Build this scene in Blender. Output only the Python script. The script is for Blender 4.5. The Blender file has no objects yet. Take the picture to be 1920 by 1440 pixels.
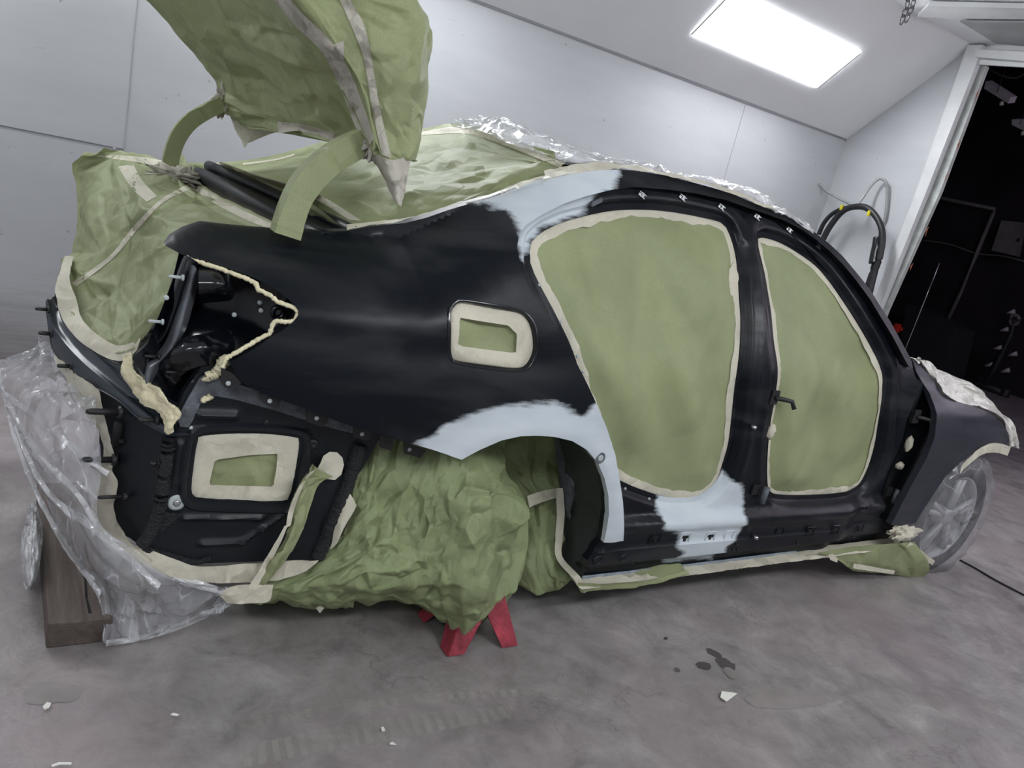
import bpy, bmesh, math, random
import numpy as np
from mathutils import Vector, Matrix, noise
from mathutils.geometry import delaunay_2d_cdt
random.seed(7)
SC = bpy.context.scene
COL = SC.collection
# ------------------------------------------------------------------ camera solve (metres, z up, car along +X)
F = 1424.0
def nrm(v): v = np.array(v, float); return v/np.linalg.norm(v)
Xc = nrm([2200, 132, F]); Dn = nrm([-1238, 5253, F]); Zc = -Dn
Xc = nrm(Xc - Xc.dot(Zc)*Zc); Yc = np.cross(Zc, Xc)
R = np.array([Xc, Yc, Zc]); CAM = np.array([0, 0, 1.5])
def ray(u, v): return nrm(R @ np.array([(u-960)/F, (v-720)/F, 1]))
def W(u, v, y=None, x=None, z=None):
    r = ray(u, v)
    if y is not None: t = (y-CAM[1])/r[1]
    elif x is not None: t = (x-CAM[0])/r[0]
    else: t = (z-CAM[2])/r[2]
    return Vector(CAM + t*r)
def hit(u, v, fn, a=0, b=1, t0=1.2, t1=9):      # a=axis solved by fn ; fn(p)->value>0 behind the surface
    r = ray(u, v); t = t0; best = (-1e9, t0)
    while t < t1:
        p = CAM + t*r; g = fn(p)
        if g > best[0]: best = (g, t)
        if g > 0:
            lo, hi = t-0.02, t
            for _ in range(18):
                m = (lo+hi)/2
                if fn(CAM+m*r) > 0: hi = m
                else: lo = m
            return Vector(CAM + hi*r)
        t += 0.02
    return Vector(CAM + best[1]*r)      # grazing ray: nearest approach to the surface
def ss(a, b, x):
    t = min(1, max(0, (x-a)/(b-a))); return t*t*(3-2*t)
def lerp(a, b, t): return a+(b-a)*t
# ------------------------------------------------------------------ materials
def new_mat(name):
    m = bpy.data.materials.new(name); m.use_nodes = True
    nt = m.node_tree; b = nt.nodes['Principled BSDF']; return m, nt, b
def N(nt, t, **k):
    n = nt.nodes.new(t)
    for a, v in k.items():
        if a in ('Scale','Detail','Roughness','Distortion','Strength','Distance','Fac','Randomness','W','Height'): n.inputs[a].default_value = v
        else: setattr(n, a, v)
    return n
def ramp(nt, src, stops):
    r = nt.nodes.new('ShaderNodeValToRGB'); nt.links.new(src, r.inputs[0])
    e = r.color_ramp.elements
    while len(e) < len(stops): e.new(0.5)
    for i, (p, c) in enumerate(stops):
        e[i].position = p
        e[i].color = (c, c, c, 1) if not isinstance(c, tuple) else (*c, 1)
    return r.outputs[0]
def mixc(nt, f, a, b, mode='MIX'):
    m = nt.nodes.new('ShaderNodeMix'); m.data_type = 'RGBA'; m.blend_type = mode
    for i, s in ((0, f), (6, a), (7, b)):
        if hasattr(s, 'links'): nt.links.new(s, m.inputs[i])
        elif isinstance(s, tuple): m.inputs[i].default_value = (*s, 1)
        else: m.inputs[i].default_value = s
    return m.outputs[2]
def coords(nt, scale=(1,1,1), rot=(0,0,0)):
    tc = nt.nodes.new('ShaderNodeNewGeometry'); mp = nt.nodes.new('ShaderNodeMapping')
    nt.links.new(tc.outputs['Position'], mp.inputs['Vector'])
    mp.inputs['Scale'].default_value = scale; mp.inputs['Rotation'].default_value = rot
    return mp.outputs[0]
def noise_n(nt, vec, scale, detail=4, rough=.55, dist=0):
    n = N(nt, 'ShaderNodeTexNoise', Scale=scale, Detail=detail, Roughness=rough, Distortion=dist)
    nt.links.new(vec, n.inputs['Vector']); return n.outputs['Fac']
def bump(nt, b, h, strength, dist=.01, prev=None):
    n = N(nt, 'ShaderNodeBump', Strength=strength, Distance=dist); nt.links.new(h, n.inputs['Height'])
    if prev is not None: nt.links.new(prev, n.inputs['Normal'])
    nt.links.new(n.outputs[0], b.inputs['Normal']); return n.outputs[0]
def simple(name, col, rough=.5, metal=0, vary=.15, nscale=6, bmp=0, bscale=60, coat=0, emit=None, es=0, spec=.5):
    m, nt, b = new_mat(name)
    v = coords(nt); f = noise_n(nt, v, nscale)
    c2 = tuple(min(1, c*(1-vary)) for c in col); c1 = tuple(min(1, c*(1+vary)) for c in col)
    rr = ramp(nt, f, [(.3, c2), (.7, c1)]); nt.links.new(rr, b.inputs['Base Color'])
    b.inputs['Roughness'].default_value = rough; b.inputs['Metallic'].default_value = metal
    b.inputs['Specular IOR Level'].default_value = spec
    b.inputs['Coat Weight'].default_value = coat
    if bmp: bump(nt, b, noise_n(nt, v, bscale), bmp)
    if emit:
        b.inputs['Emission Color'].default_value = (*emit, 1); b.inputs['Emission Strength'].default_value = es
    return m
M = {}
def facet_bump(nt, b, vec, layers, prev=None, warp=.12):
    wn = N(nt, 'ShaderNodeTexNoise', Scale=2.5, Detail=2); nt.links.new(vec, wn.inputs['Vector'])
    add = nt.nodes.new('ShaderNodeVectorMath'); add.operation = 'MULTIPLY_ADD'
    nt.links.new(wn.outputs['Color'], add.inputs[0]); add.inputs[1].default_value = (warp,)*3; nt.links.new(vec, add.inputs[2])
    for sc, slope in layers:
        vo = N(nt, 'ShaderNodeTexVoronoi', Scale=sc, Randomness=1.0); vo.feature = 'F1'; nt.links.new(add.outputs[0], vo.inputs['Vector'])
        sub = nt.nodes.new('ShaderNodeVectorMath'); sub.operation = 'SUBTRACT'; nt.links.new(vo.outputs['Color'], sub.inputs[0]); sub.inputs[1].default_value = (.5, .5, .5)
        s2 = nt.nodes.new('ShaderNodeVectorMath'); s2.operation = 'SUBTRACT'; nt.links.new(add.outputs[0], s2.inputs[0]); nt.links.new(vo.outputs['Position'], s2.inputs[1])
        dt = nt.nodes.new('ShaderNodeVectorMath'); dt.operation = 'DOT_PRODUCT'; nt.links.new(sub.outputs[0], dt.inputs[0]); nt.links.new(s2.outputs[0], dt.inputs[1])
        ml = nt.nodes.new('ShaderNodeMath'); ml.operation = 'MULTIPLY'; nt.links.new(dt.outputs['Value'], ml.inputs[0]); ml.inputs[1].default_value = slope
        prev = bump(nt, b, ml.outputs[0], 1.0, 1.0, prev)
    return prev
def paper_mat(name, col, fold=.5, scale=7, tr=.15):
    m, nt, b = new_mat(name)
    v = coords(nt)
    f = noise_n(nt, v, 5, 5); fine = noise_n(nt, coords(nt, (1, 1, 1)), 240, 2)
    c = ramp(nt, f, [(.25, tuple(x*.86 for x in col)), (.75, tuple(min(1, x*1.1) for x in col))])
    c = mixc(nt, .12, c, ramp(nt, fine, [(.3, .25), (.7, .75)]), 'OVERLAY')
    nt.links.new(c, b.inputs['Base Color'])
    b.inputs['Roughness'].default_value = .55; b.inputs['Specular IOR Level'].default_value = .35
    facet_bump(nt, b, v, [(scale, fold), (scale*2.6, fold*.75)])
    if tr:
        t = nt.nodes.new('ShaderNodeBsdfTranslucent'); nt.links.new(c, t.inputs[0])
        mx = nt.nodes.new('ShaderNodeMixShader'); mx.inputs[0].default_value = tr
        o = nt.nodes['Material Output']; nt.links.new(b.outputs[0], mx.inputs[1]); nt.links.new(t.outputs[0], mx.inputs[2]); nt.links.new(mx.outputs[0], o.inputs[0])
    return m
GREEN = (.315, .35, .188)
M['paper'] = paper_mat('green_masking_paper', GREEN, .28, 6)
M['paper_flat'] = paper_mat('green_masking_paper_smooth', GREEN, .10, 3)
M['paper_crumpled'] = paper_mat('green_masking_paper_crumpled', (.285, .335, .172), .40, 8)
M['tape'] = paper_mat('cream_masking_tape', (.72, .68, .56), .35, 22, .2)
M['tape_lid'] = paper_mat('beige_masking_tape', (.57, .54, .47), .5, 24, .2)
def body_mat(name, gloss=.33, patch=True, base=(.0038, .0055, .009), sheen=.5, spec=.21):
    m, nt, b = new_mat(name)
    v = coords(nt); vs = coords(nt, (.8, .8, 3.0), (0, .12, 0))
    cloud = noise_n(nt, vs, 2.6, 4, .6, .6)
    sheen_cloud = ramp(nt, cloud, [(.48, 0.0), (.72, 1.0)])  # cloudy grey in the base colour paints light reflected off the panels
    c = mixc(nt, sheen_cloud, base, tuple(x+sheen*.045 for x in base))
    ro = ramp(nt, noise_n(nt, vs, 4, 5, .6, .4), [(.3, gloss*.8), (.7, gloss*1.35)])
    b.inputs['Specular IOR Level'].default_value = spec
    if patch:
        at = nt.nodes.new('ShaderNodeAttribute'); at.attribute_name = 'patch'
        n1 = noise_n(nt, coords(nt, (.32, 1, 1.5), (0, .25, 0)), 15, 6, .65)
        n2 = noise_n(nt, coords(nt, (1, 1, 3)), 6, 2)
        ma = nt.nodes.new('ShaderNodeMath'); ma.operation = 'MULTIPLY_ADD'; nt.links.new(n1, ma.inputs[0]); ma.inputs[1].default_value = .085; nt.links.new(at.outputs['Fac'], ma.inputs[2])
        mask = ramp(nt, ma.outputs[0], [(.036, 0.0), (.056, 1.0)])
        lc = ramp(nt, n2, [(.3, (.50, .555, .605)), (.7, (.57, .62, .66))])
        c = mixc(nt, mask, c, lc)
        ro = mixc(nt, mask, ro, (.5, .5, .5))
    nt.links.new(c, b.inputs['Base Color']); nt.links.new(ro, b.inputs['Roughness'])
    bump(nt, b, noise_n(nt, v, 9, 3), .05, .02)
    return m
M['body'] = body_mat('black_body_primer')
M['ebony'] = body_mat('black_inner_panel_paint', .42, False, (.006, .0085, .012), .12, .35)
M['gloss'] = body_mat('glossy_black_seam_paint', .16, False, (.004, .005, .008), .02, .6)
M['satin'] = body_mat('satin_charcoal_fender', .42, False, (.024, .026, .036), .12, .4)
M['beam'] = body_mat('satin_grey_rear_panel', .30, False, (.034, .042, .055), .15, .55)
M['flange'] = simple('highlight_grey_flange', (.16, .17, .19), .3, .5, .4, 12)  # mid-grey base colour paints the light reflected by a black gloss flange
M['greyseal'] = simple('grey_seam_sealer', (.10, .112, .13), .6, 0, .35, 40, .5, 90)
M['blackseal'] = simple('ribbed_black_sealer', (.012, .013, .016), .55, 0, .3, 60, 1.0, 160)
M['cream'] = simple('cream_seam_sealer', (.74, .68, .46), .38, 0, .1, 30, .35, 70)
M['pinch'] = simple('blue_grey_primer_flange', (.20, .235, .27), .5, 0, .3, 20, .2, 120)
M['wall'] = None
M['chrome'] = simple('bare_metal', (.55, .56, .56), .3, 1, .1)
M['washer'] = simple('pale_plug', (.42, .46, .47), .5)
M['darkplastic'] = simple('black_stud', (.012, .012, .013), .5)
M['void'] = simple('dark_cavity', (.003, .003, .004), .8)
M['tyre'] = simple('tyre_rubber', (.035, .034, .035), .75, 0, .2, 30, .4, 90)
M['rim'] = simple('grey_wheel_alloy', (.40, .40, .42), .5, .2)
M['red'] = simple('chipped_red_paint', (.30, .035, .055), .5, 0, .5, 14, .5, 60)
M['chainsteel'] = simple('dull_chain_steel', (.13, .13, .14), .4, .8)
M['hose'] = simple('black_rubber_hose', (.012, .012, .014), .45, 0, .3, 20)
M['greyhose'] = simple('clear_grey_hose', (.32, .33, .33), .4)
M['yellow'] = simple('yellow_clip', (.62, .55, .02), .5)
M['trim'] = simple('white_painted_trim', (.62, .63, .64), .45, 0, .08, 5, .1, 40)
M['door'] = simple('scuffed_grey_door_edge', (.42, .44, .43), .55, 0, .2, 12, .2, 30)
M['rust'] = simple('rust', (.22, .07, .03), .8, 0, .4, 30)
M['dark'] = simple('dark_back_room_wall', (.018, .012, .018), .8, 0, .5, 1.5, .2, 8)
M['darkmetal'] = simple('dark_painted_metal', (.03, .03, .035), .5)
M['pipe'] = simple('grey_conduit', (.20, .185, .19), .5)
M['box'] = simple('grey_electrical_box', (.22, .20, .21), .5)
M['lilac'] = simple('pale_fixture_metal', (.55, .50, .55), .45)
M['redplastic'] = simple('red_lamp', (.5, .03, .02), .4)
M['chip'] = simple('white_scrap', (.8, .79, .74), .6)
M['fender_liner'] = simple('dark_wheel_liner', (.032, .038, .037), .6, 0, .25, 14, .25, 40)
M['glow'] = simple('lit_fluorescent_diffuser', (.9, .9, .9), .5, 0, 0, 3, 0, 60, 0, (.95, .98, 1.0), 14.5)
def wall_mat():
    m, nt, b = new_mat('white_booth_wall_paint')
    v = coords(nt); vs = coords(nt, (.6, .6, 3))
    c = ramp(nt, noise_n(nt, vs, 2.2, 6, .6), [(.3, (.50, .515, .54)), (.7, (.55, .562, .585))])
    sc = ramp(nt, noise_n(nt, coords(nt, (3, 3, 16), (.3, .2, .1)), 3, 7, .75), [(.64, 1.0), (.70, .80)])
    c = mixc(nt, 1.0, c, sc, 'MULTIPLY')
    dots = ramp(nt, noise_n(nt, v, 26, 2, .5), [(.74, 1.0), (.77, .5)])
    c = mixc(nt, .7, c, dots, 'MULTIPLY')
    sep = nt.nodes.new('ShaderNodeSeparateXYZ'); nt.links.new(v, sep.inputs[0])      # grime along the foot of the walls, plus painted-in shade low down
    ma = nt.nodes.new('ShaderNodeMath'); ma.operation = 'MULTIPLY_ADD'; nt.links.new(noise_n(nt, coords(nt, (.5, .5, 6)), 4, 6, .7), ma.inputs[0]); ma.inputs[1].default_value = .7; nt.links.new(sep.outputs[2], ma.inputs[2])
    g = ramp(nt, ma.outputs[0], [(.25, (.45, .40, .38)), (.80, (1., 1., 1.))])
    c = mixc(nt, 1.0, c, g, 'MULTIPLY')
    nt.links.new(c, b.inputs['Base Color']); b.inputs['Roughness'].default_value = .38
    bump(nt, b, noise_n(nt, v, 3, 3), .12, .02)
    return m
M['wall'] = wall_mat()
M['cove'] = simple('off_white_ceiling_paint', (.80, .80, .82), .32, 0, .03, 2, .06, 3)
def floor_mat():
    m, nt, b = new_mat('worn_painted_concrete')
    v = coords(nt)
    c = ramp(nt, noise_n(nt, v, .9, 6, .6, .4), [(.30, (.225, .198, .200)), (.5, (.268, .252, .248)), (.70, (.330, .300, .300))])
    f2 = noise_n(nt, coords(nt, (1, 1, 1)), 6, 9, .74, .4)
    c = mixc(nt, .75, c, ramp(nt, f2, [(.28, .18), (.5, .48), (.72, .78)]), 'OVERLAY')
    sc = ramp(nt, noise_n(nt, coords(nt, (2.2, 9, 1), (0, 0, .5)), 4, 8, .8, .7), [(.63, 0.0), (.72, .5)])
    c = mixc(nt, sc, c, (.50, .48, .48))
    ck = ramp(nt, noise_n(nt, v, 1.9, 7, .62, .3), [(.494, 0.0), (.4985, .5), (.502, .5), (.505, 0.0)])
    gate = ramp(nt, noise_n(nt, v, 1.3, 3), [(.45, 0.0), (.55, 1.0)])
    c = mixc(nt, mixc(nt, 1.0, ck, gate, 'MULTIPLY'), c, (.10, .09, .09))
    red = ramp(nt, noise_n(nt, coords(nt, (1, 1, 1), (0, 0, 1)), .8, 4, .6), [(.45, 0.0), (.65, .55)])
    c = mixc(nt, red, c, (.29, .228, .245))
    st = ramp(nt, noise_n(nt, v, 2.3, 5, .55, .8), [(.66, 0.0), (.68, .6)])
    c = mixc(nt, st, c, (.20, .18, .175))
    nt.links.new(c, b.inputs['Base Color'])
    nt.links.new(ramp(nt, f2, [(.3, .38), (.7, .62)]), b.inputs['Roughness'])
    p = bump(nt, b, noise_n(nt, v, 4, 6), .35, .02)
    vo = N(nt, 'ShaderNodeTexNoise', Scale=16, Detail=8, Distortion=1.5); nt.links.new(v, vo.inputs['Vector'])
    bump(nt, b, vo.outputs['Fac'], .3, .008, p)
    return m
M['floor'] = floor_mat()
def film_mat(name, alpha, col=(.86, .87, .9), wr=14, streak=(1, 1, 1), slope=.8, rot=(0, 0, 0), line=.5, face=.8):
    m, nt, b = new_mat(name)
    v = coords(nt, streak, rot)
    facet_bump(nt, b, v, [(wr, slope), (wr*2.5, slope*.7)], None, .3)
    b.inputs['Base Color'].default_value = (*col, 1); b.inputs['Roughness'].default_value = .16
    b.inputs['Specular IOR Level'].default_value = .9
    rid = N(nt, 'ShaderNodeTexNoise', Scale=wr*.35, Detail=3, Distortion=.8); nt.links.new(v, rid.inputs['Vector'])
    cr = ramp(nt, rid.outputs['Fac'], [(.30, alpha*.6), (.49, alpha), (.5, alpha+line), (.515, alpha), (.7, alpha*1.3)])
    lw = N(nt, 'ShaderNodeLayerWeight'); lw.inputs[0].default_value = .35
    pw = nt.nodes.new('ShaderNodeMath'); pw.operation = 'POWER'; nt.links.new(lw.outputs['Facing'], pw.inputs[0]); pw.inputs[1].default_value = 3.0
    m2 = nt.nodes.new('ShaderNodeMath'); m2.operation = 'MULTIPLY'; nt.links.new(pw.outputs[0], m2.inputs[0]); m2.inputs[1].default_value = face
    mx = nt.nodes.new('ShaderNodeMath'); mx.operation = 'MAXIMUM'; nt.links.new(cr, mx.inputs[0]); nt.links.new(m2.outputs[0], mx.inputs[1])
    nt.links.new(mx.outputs[0], b.inputs['Alpha'])
    return m
M['film'] = film_mat('clear_plastic_film', .38, (.56, .57, .61), 6, (2.6, 2.6, .8), .5, (.5, -.6, 0), .35)
M['film_thick'] = film_mat('bunched_clear_plastic', .55, (.86, .87, .90), 14, (1, 1, 1), .9)
M['film_wheel'] = film_mat('clear_wheel_bag', .26, (.44, .44, .47), 6, (1, 1, 1), .5, (0, 0, 0), .3, .35)
M['hood_film'] = simple('milky_crinkled_plastic', (.66, .64, .60), .25, 0, .1, 8)
facet_bump(M['hood_film'].node_tree, M['hood_film'].node_tree.nodes['Principled BSDF'], coords(M['hood_film'].node_tree), [(14, .6), (36, .5)])
def wood_mat():
    m, nt, b = new_mat('weathered_timber')
    v = coords(nt, (9, .9, 9))
    c = ramp(nt, noise_n(nt, v, 3, 7, .65, .8), [(.25, (.065, .048, .042)), (.55, (.12, .095, .085)), (.8, (.19, .155, .135))])
    nt.links.new(c, b.inputs['Base Color']); b.inputs['Roughness'].default_value = .8
    bump(nt, b, noise_n(nt, coords(nt, (14, 1.2, 14)), 4, 7), .6, .01)
    return m
M['wood'] = wood_mat()
# ------------------------------------------------------------------ object helpers
def finish(name, bm, mat, parent=None, smooth=True, label=None):
    me = bpy.data.meshes.new(name); bm.to_mesh(me); bm.free()
    if mat is not None: me.materials.append(M[mat] if isinstance(mat, str) else mat)
    if smooth:
        for p in me.polygons: p.use_smooth = True
    o = bpy.data.objects.new(name, me); COL.objects.link(o)
    if parent is not None: o.parent = parent
    if label: o['label'] = label
    return o
def thing(name, label, cat, loc=(0, 0, 0), group=None):
    o = bpy.data.objects.new(name, None); COL.objects.link(o); o.location = loc
    tag(o, label, cat, group); return o
def tag(o, label, cat, group=None, kind=None):
    o['label'] = label; o['category'] = cat
    if group: o['group'] = group
    if kind: o['kind'] = kind
    return o
def struct(o): o['kind'] = 'structure'; return o
def child(o, root):
    o.parent = root; o.matrix_parent_inverse = Matrix.Translation(-Vector(root.location)); return o
def box_bm(bm, c, s, rot=None):
    g = bmesh.ops.create_cube(bm, size=1)
    mt = Matrix.Translation(c) @ (rot if rot is not None else Matrix.Identity(4)) @ Matrix.Diagonal((*s, 1))
    bmesh.ops.transform(bm, matrix=mt, verts=g['verts']); return g['verts']
def box(name, c, s, mat, parent=None, bev=.002, rot=None, label=None):
    bm = bmesh.new(); box_bm(bm, Vector(c), s, rot)
    if bev: bmesh.ops.bevel(bm, geom=bm.edges[:], offset=bev, segments=2, affect='EDGES')
    return finish(name, bm, mat, parent, False, label)
def quad(name, pts, mat, parent=None, thick=0, nvec=None):
    bm = bmesh.new(); vs = [bm.verts.new(p) for p in pts]; f = bm.faces.new(vs)
    if thick:
        n = Vector(nvec) if nvec is not None else f.normal
        bm.normal_update()
        r = bmesh.ops.extrude_face_region(bm, geom=[f]); vv = [g for g in r['geom'] if isinstance(g, bmesh.types.BMVert)]
        n = (Vector(nvec) if nvec is not None else f.normal).normalized()
        for q in vv: q.co += n*thick
        bmesh.ops.recalc_face_normals(bm, faces=bm.faces)
    return finish(name, bm, mat, parent, False)
def tube_bm(bm, pts, r, seg=8, cap=True, flat=None):
    pts = [Vector(p) for p in pts]; rings = []
    rr = r if hasattr(r, '__len__') else [r]*len(pts)
    up = Vector((0, 0, 1))
    for i, p in enumerate(pts):
        d = (pts[min(i+1, len(pts)-1)]-pts[max(i-1, 0)]).normalized()
        a = up - up.dot(d)*d
        if a.length < .05: a = Vector((1, 0, 0)) - d.x*d
        a.normalize(); b = d.cross(a)
        rings.append([bm.verts.new(p+(a*math.cos(t)+b*math.sin(t))*rr[i]) for t in [k*2*math.pi/seg for k in range(seg)]])
    for A, B in zip(rings, rings[1:]):
        for k in range(seg): bm.faces.new((A[k], A[(k+1) % seg], B[(k+1) % seg], B[k]))
    if cap: bm.faces.new(rings[0][::-1]); bm.faces.new(rings[-1])
def tube(name, pts, r, mat, parent=None, seg=8, label=None):
    bm = bmesh.new(); tube_bm(bm, pts, r, seg); return finish(name, bm, mat, parent, True, label)
def catmull(P, n, closed=False):
    P = [Vector(p) for p in P]; m = len(P); out = []
    if m == 1: return [P[0].copy() for _ in range(n)]
    for i in range(n):
        t = i/(n if closed else n-1)*(m if closed else m-1)
        k = int(t)
        if not closed and k >= m-1: k = m-2
        f = t-k
        g = (lambda j: P[j % m]) if closed else (lambda j: P[min(max(j, 0), m-1)])
        a, b, c, d = g(k-1), g(k), g(k+1), g(k+2)
        out.append(.5*((2*b)+(c-a)*f+(2*a-5*b+4*c-d)*f*f+(3*b-3*c+d-a)*f**3))
    return out
def lin(P, n, closed=False):                      # resample by length
    P = [Vector(p) for p in P]
    if closed: P = P+[P[0]]
    L = [0]
    for a, b in zip(P, P[1:]): L.append(L[-1]+(b-a).length)
    out = []; k = 0
    cnt = n if closed else n-1
    for i in range(n):
        s = L[-1]*i/cnt
        while k < len(L)-2 and L[k+1] < s: k += 1
        d = L[k+1]-L[k]
        out.append(P[k].lerp(P[k+1], (s-L[k])/d if d > 1e-9 else 0))
    return out
def crumple(p, f, seed=0.0, fac=1.0):
    v = 0; a = 1.0
    for i in range(4):
        q = p*f*(2.05**i)+Vector((seed, seed*1.7, -seed))
        if i < 2:
            d, _ = noise.voronoi(q); v += a*(d[1]-d[0])*-.9*fac
            v += a*abs(noise.noise(q+Vector((5, 3, 1))))*.9
        else: v += a*abs(noise.noise(q))
        a *= .5
    return v
def facets(nu, nv, n, seed, asp=1.0, closed=False):
    rnd = random.Random(seed*13+n); pts = [(0, 0), (asp, 0), (asp, 1), (0, 1)]
    k = max(2, int(math.sqrt(n)))
    for i in range(1, k): pts += [(asp*i/k, 0), (asp*i/k, 1), (0, i/k), (asp, i/k)]
    while len(pts) < n+4*k: pts.append((rnd.uniform(.02, .98)*asp, rnd.uniform(.02, .98)))
    h = [rnd.uniform(-1, 1) for _ in pts]
    ov, oe, of, *_ = delaunay_2d_cdt([Vector(p) for p in pts], [], [], 0, 1e-6)
    H = np.zeros((nv, nu)); gu = np.linspace(0, asp, nu); gv = np.linspace(0, 1, nv)
    for f in of:
        (x1, y1), (x2, y2), (x3, y3) = [ov[i] for i in f]
        i0, i1 = np.searchsorted(gu, min(x1, x2, x3)-1e-6), np.searchsorted(gu, max(x1, x2, x3)+1e-6)
        j0, j1 = np.searchsorted(gv, min(y1, y2, y3)-1e-6), np.searchsorted(gv, max(y1, y2, y3)+1e-6)
        if i1 <= i0 or j1 <= j0: continue
        X, Yy = np.meshgrid(gu[i0:i1], gv[j0:j1]); D = (y2-y3)*(x1-x3)+(x3-x2)*(y1-y3)
        if abs(D) < 1e-12: continue
        a = ((y2-y3)*(X-x3)+(x3-x2)*(Yy-y3))/D; b = ((y3-y1)*(X-x3)+(x1-x3)*(Yy-y3))/D; c = 1-a-b
        m = (a > -1e-6) & (b > -1e-6) & (c > -1e-6)
        ho = [h[i] if i < len(h) else 0 for i in f]
        V_ = a*ho[0]+b*ho[1]+c*ho[2]; S = H[j0:j1, i0:i1]; S[m] = V_[m]
    if closed:
        q = max(2, nu//14)
        for i in range(q): t = (i+1)/q; H[:, nu-q+i] = H[:, nu-q+i]*(1-t)+H[:, 0]*t
    return H
def sheet(name, rows, mat, parent=None, nu=60, nv=60, amp=.008, freq=6, seed=0, edge=.1, closed=False, thick=0, stretch=(1, 1, 1), label=None, smooth=True, fac=1.0, fct=None, asp=1.0):
    FH_ = np.zeros((nv, nu))
    if fct:
        for n_, a_ in fct: FH_ += a_*facets(nu, nv, n_, seed+n_, asp, closed)
    G = [catmull(r, nu, closed) for r in rows]
    cols = [catmull([g[i] for g in G], nv) for i in range(nu)]
    P = [[cols[i][j] for i in range(nu)] for j in range(nv)]
    bm = bmesh.new(); st = Vector(stretch)
    V = [[None]*nu for _ in range(nv)]
    for j in range(nv):
        for i in range(nu):
            if closed: du = P[j][(i+1) % nu]-P[j][i-1]
            else: du = P[j][min(i+1, nu-1)]-P[j][max(i-1, 0)]
            dv = P[min(j+1, nv-1)][i]-P[max(j-1, 0)][i]
            n = du.cross(dv)
            if n.length > 1e-12: n.normalize()
            p = P[j][i]
            e = min(j, nv-1-j)/(nv-1)
            if not closed: e = min(e, min(i, nu-1-i)/(nu-1))
            w = 1 if edge == 0 else min(1, .25+e/edge)
            q = Vector((p.x*st.x, p.y*st.y, p.z*st.z))
            V[j][i] = bm.verts.new(p+n*(((crumple(q, freq, seed, fac)-.35)*amp if amp else 0)+float(FH_[j, i]))*w)
    for j in range(nv-1):
        for i in range(nu if closed else nu-1):
            k = (i+1) % nu
            bm.faces.new((V[j][i], V[j][k], V[j+1][k], V[j+1][i]))
    o = finish(name, bm, mat, parent, smooth, label)
    if thick:
        md = o.modifiers.new('s', 'SOLIDIFY'); md.thickness = thick; md.offset = 0
    return o
def pip(x, y, poly):
    c = False; n = len(poly); j = n-1
    for i in range(n):
        xi, yi = poly[i]; xj, yj = poly[j]
        if (yi > y) != (yj > y) and x < (xj-xi)*(y-yi)/(yj-yi)+xi: c = not c
        j = i
    return c
def dist_poly(pts, poly):                         # pts Nx2 -> distance to closed polyline
    P = np.array(poly); Q = np.roll(P, -1, 0); d = np.full(len(pts), 1e9)
    for a, b in zip(P, Q):
        ab = b-a; L = ab.dot(ab)
        if L < 1e-12: continue
        t = np.clip(((pts-a)@ab)/L, 0, 1)[:, None]
        d = np.minimum(d, np.linalg.norm(pts-(a+t*ab), axis=1))
    return d
def inside(pts, poly):
    return np.array([pip(p[0], p[1], poly) for p in pts])
def densify(poly, step, closed=True):
    out = []; n = len(poly)
    for i in range(n if closed else n-1):
        a = np.array(poly[i]); b = np.array(poly[(i+1) % n]); k = max(1, int(np.linalg.norm(b-a)/step))
        for j in range(k): out.append(tuple(a+(b-a)*j/k))
    if not closed: out.append(tuple(poly[-1]))
    return out
def smooth_poly(poly, n, closed=True):
    return [(p.x, p.y) for p in lin(catmull([Vector((a, b, 0)) for a, b in poly], len(poly)*8, closed), n, closed)]
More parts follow.
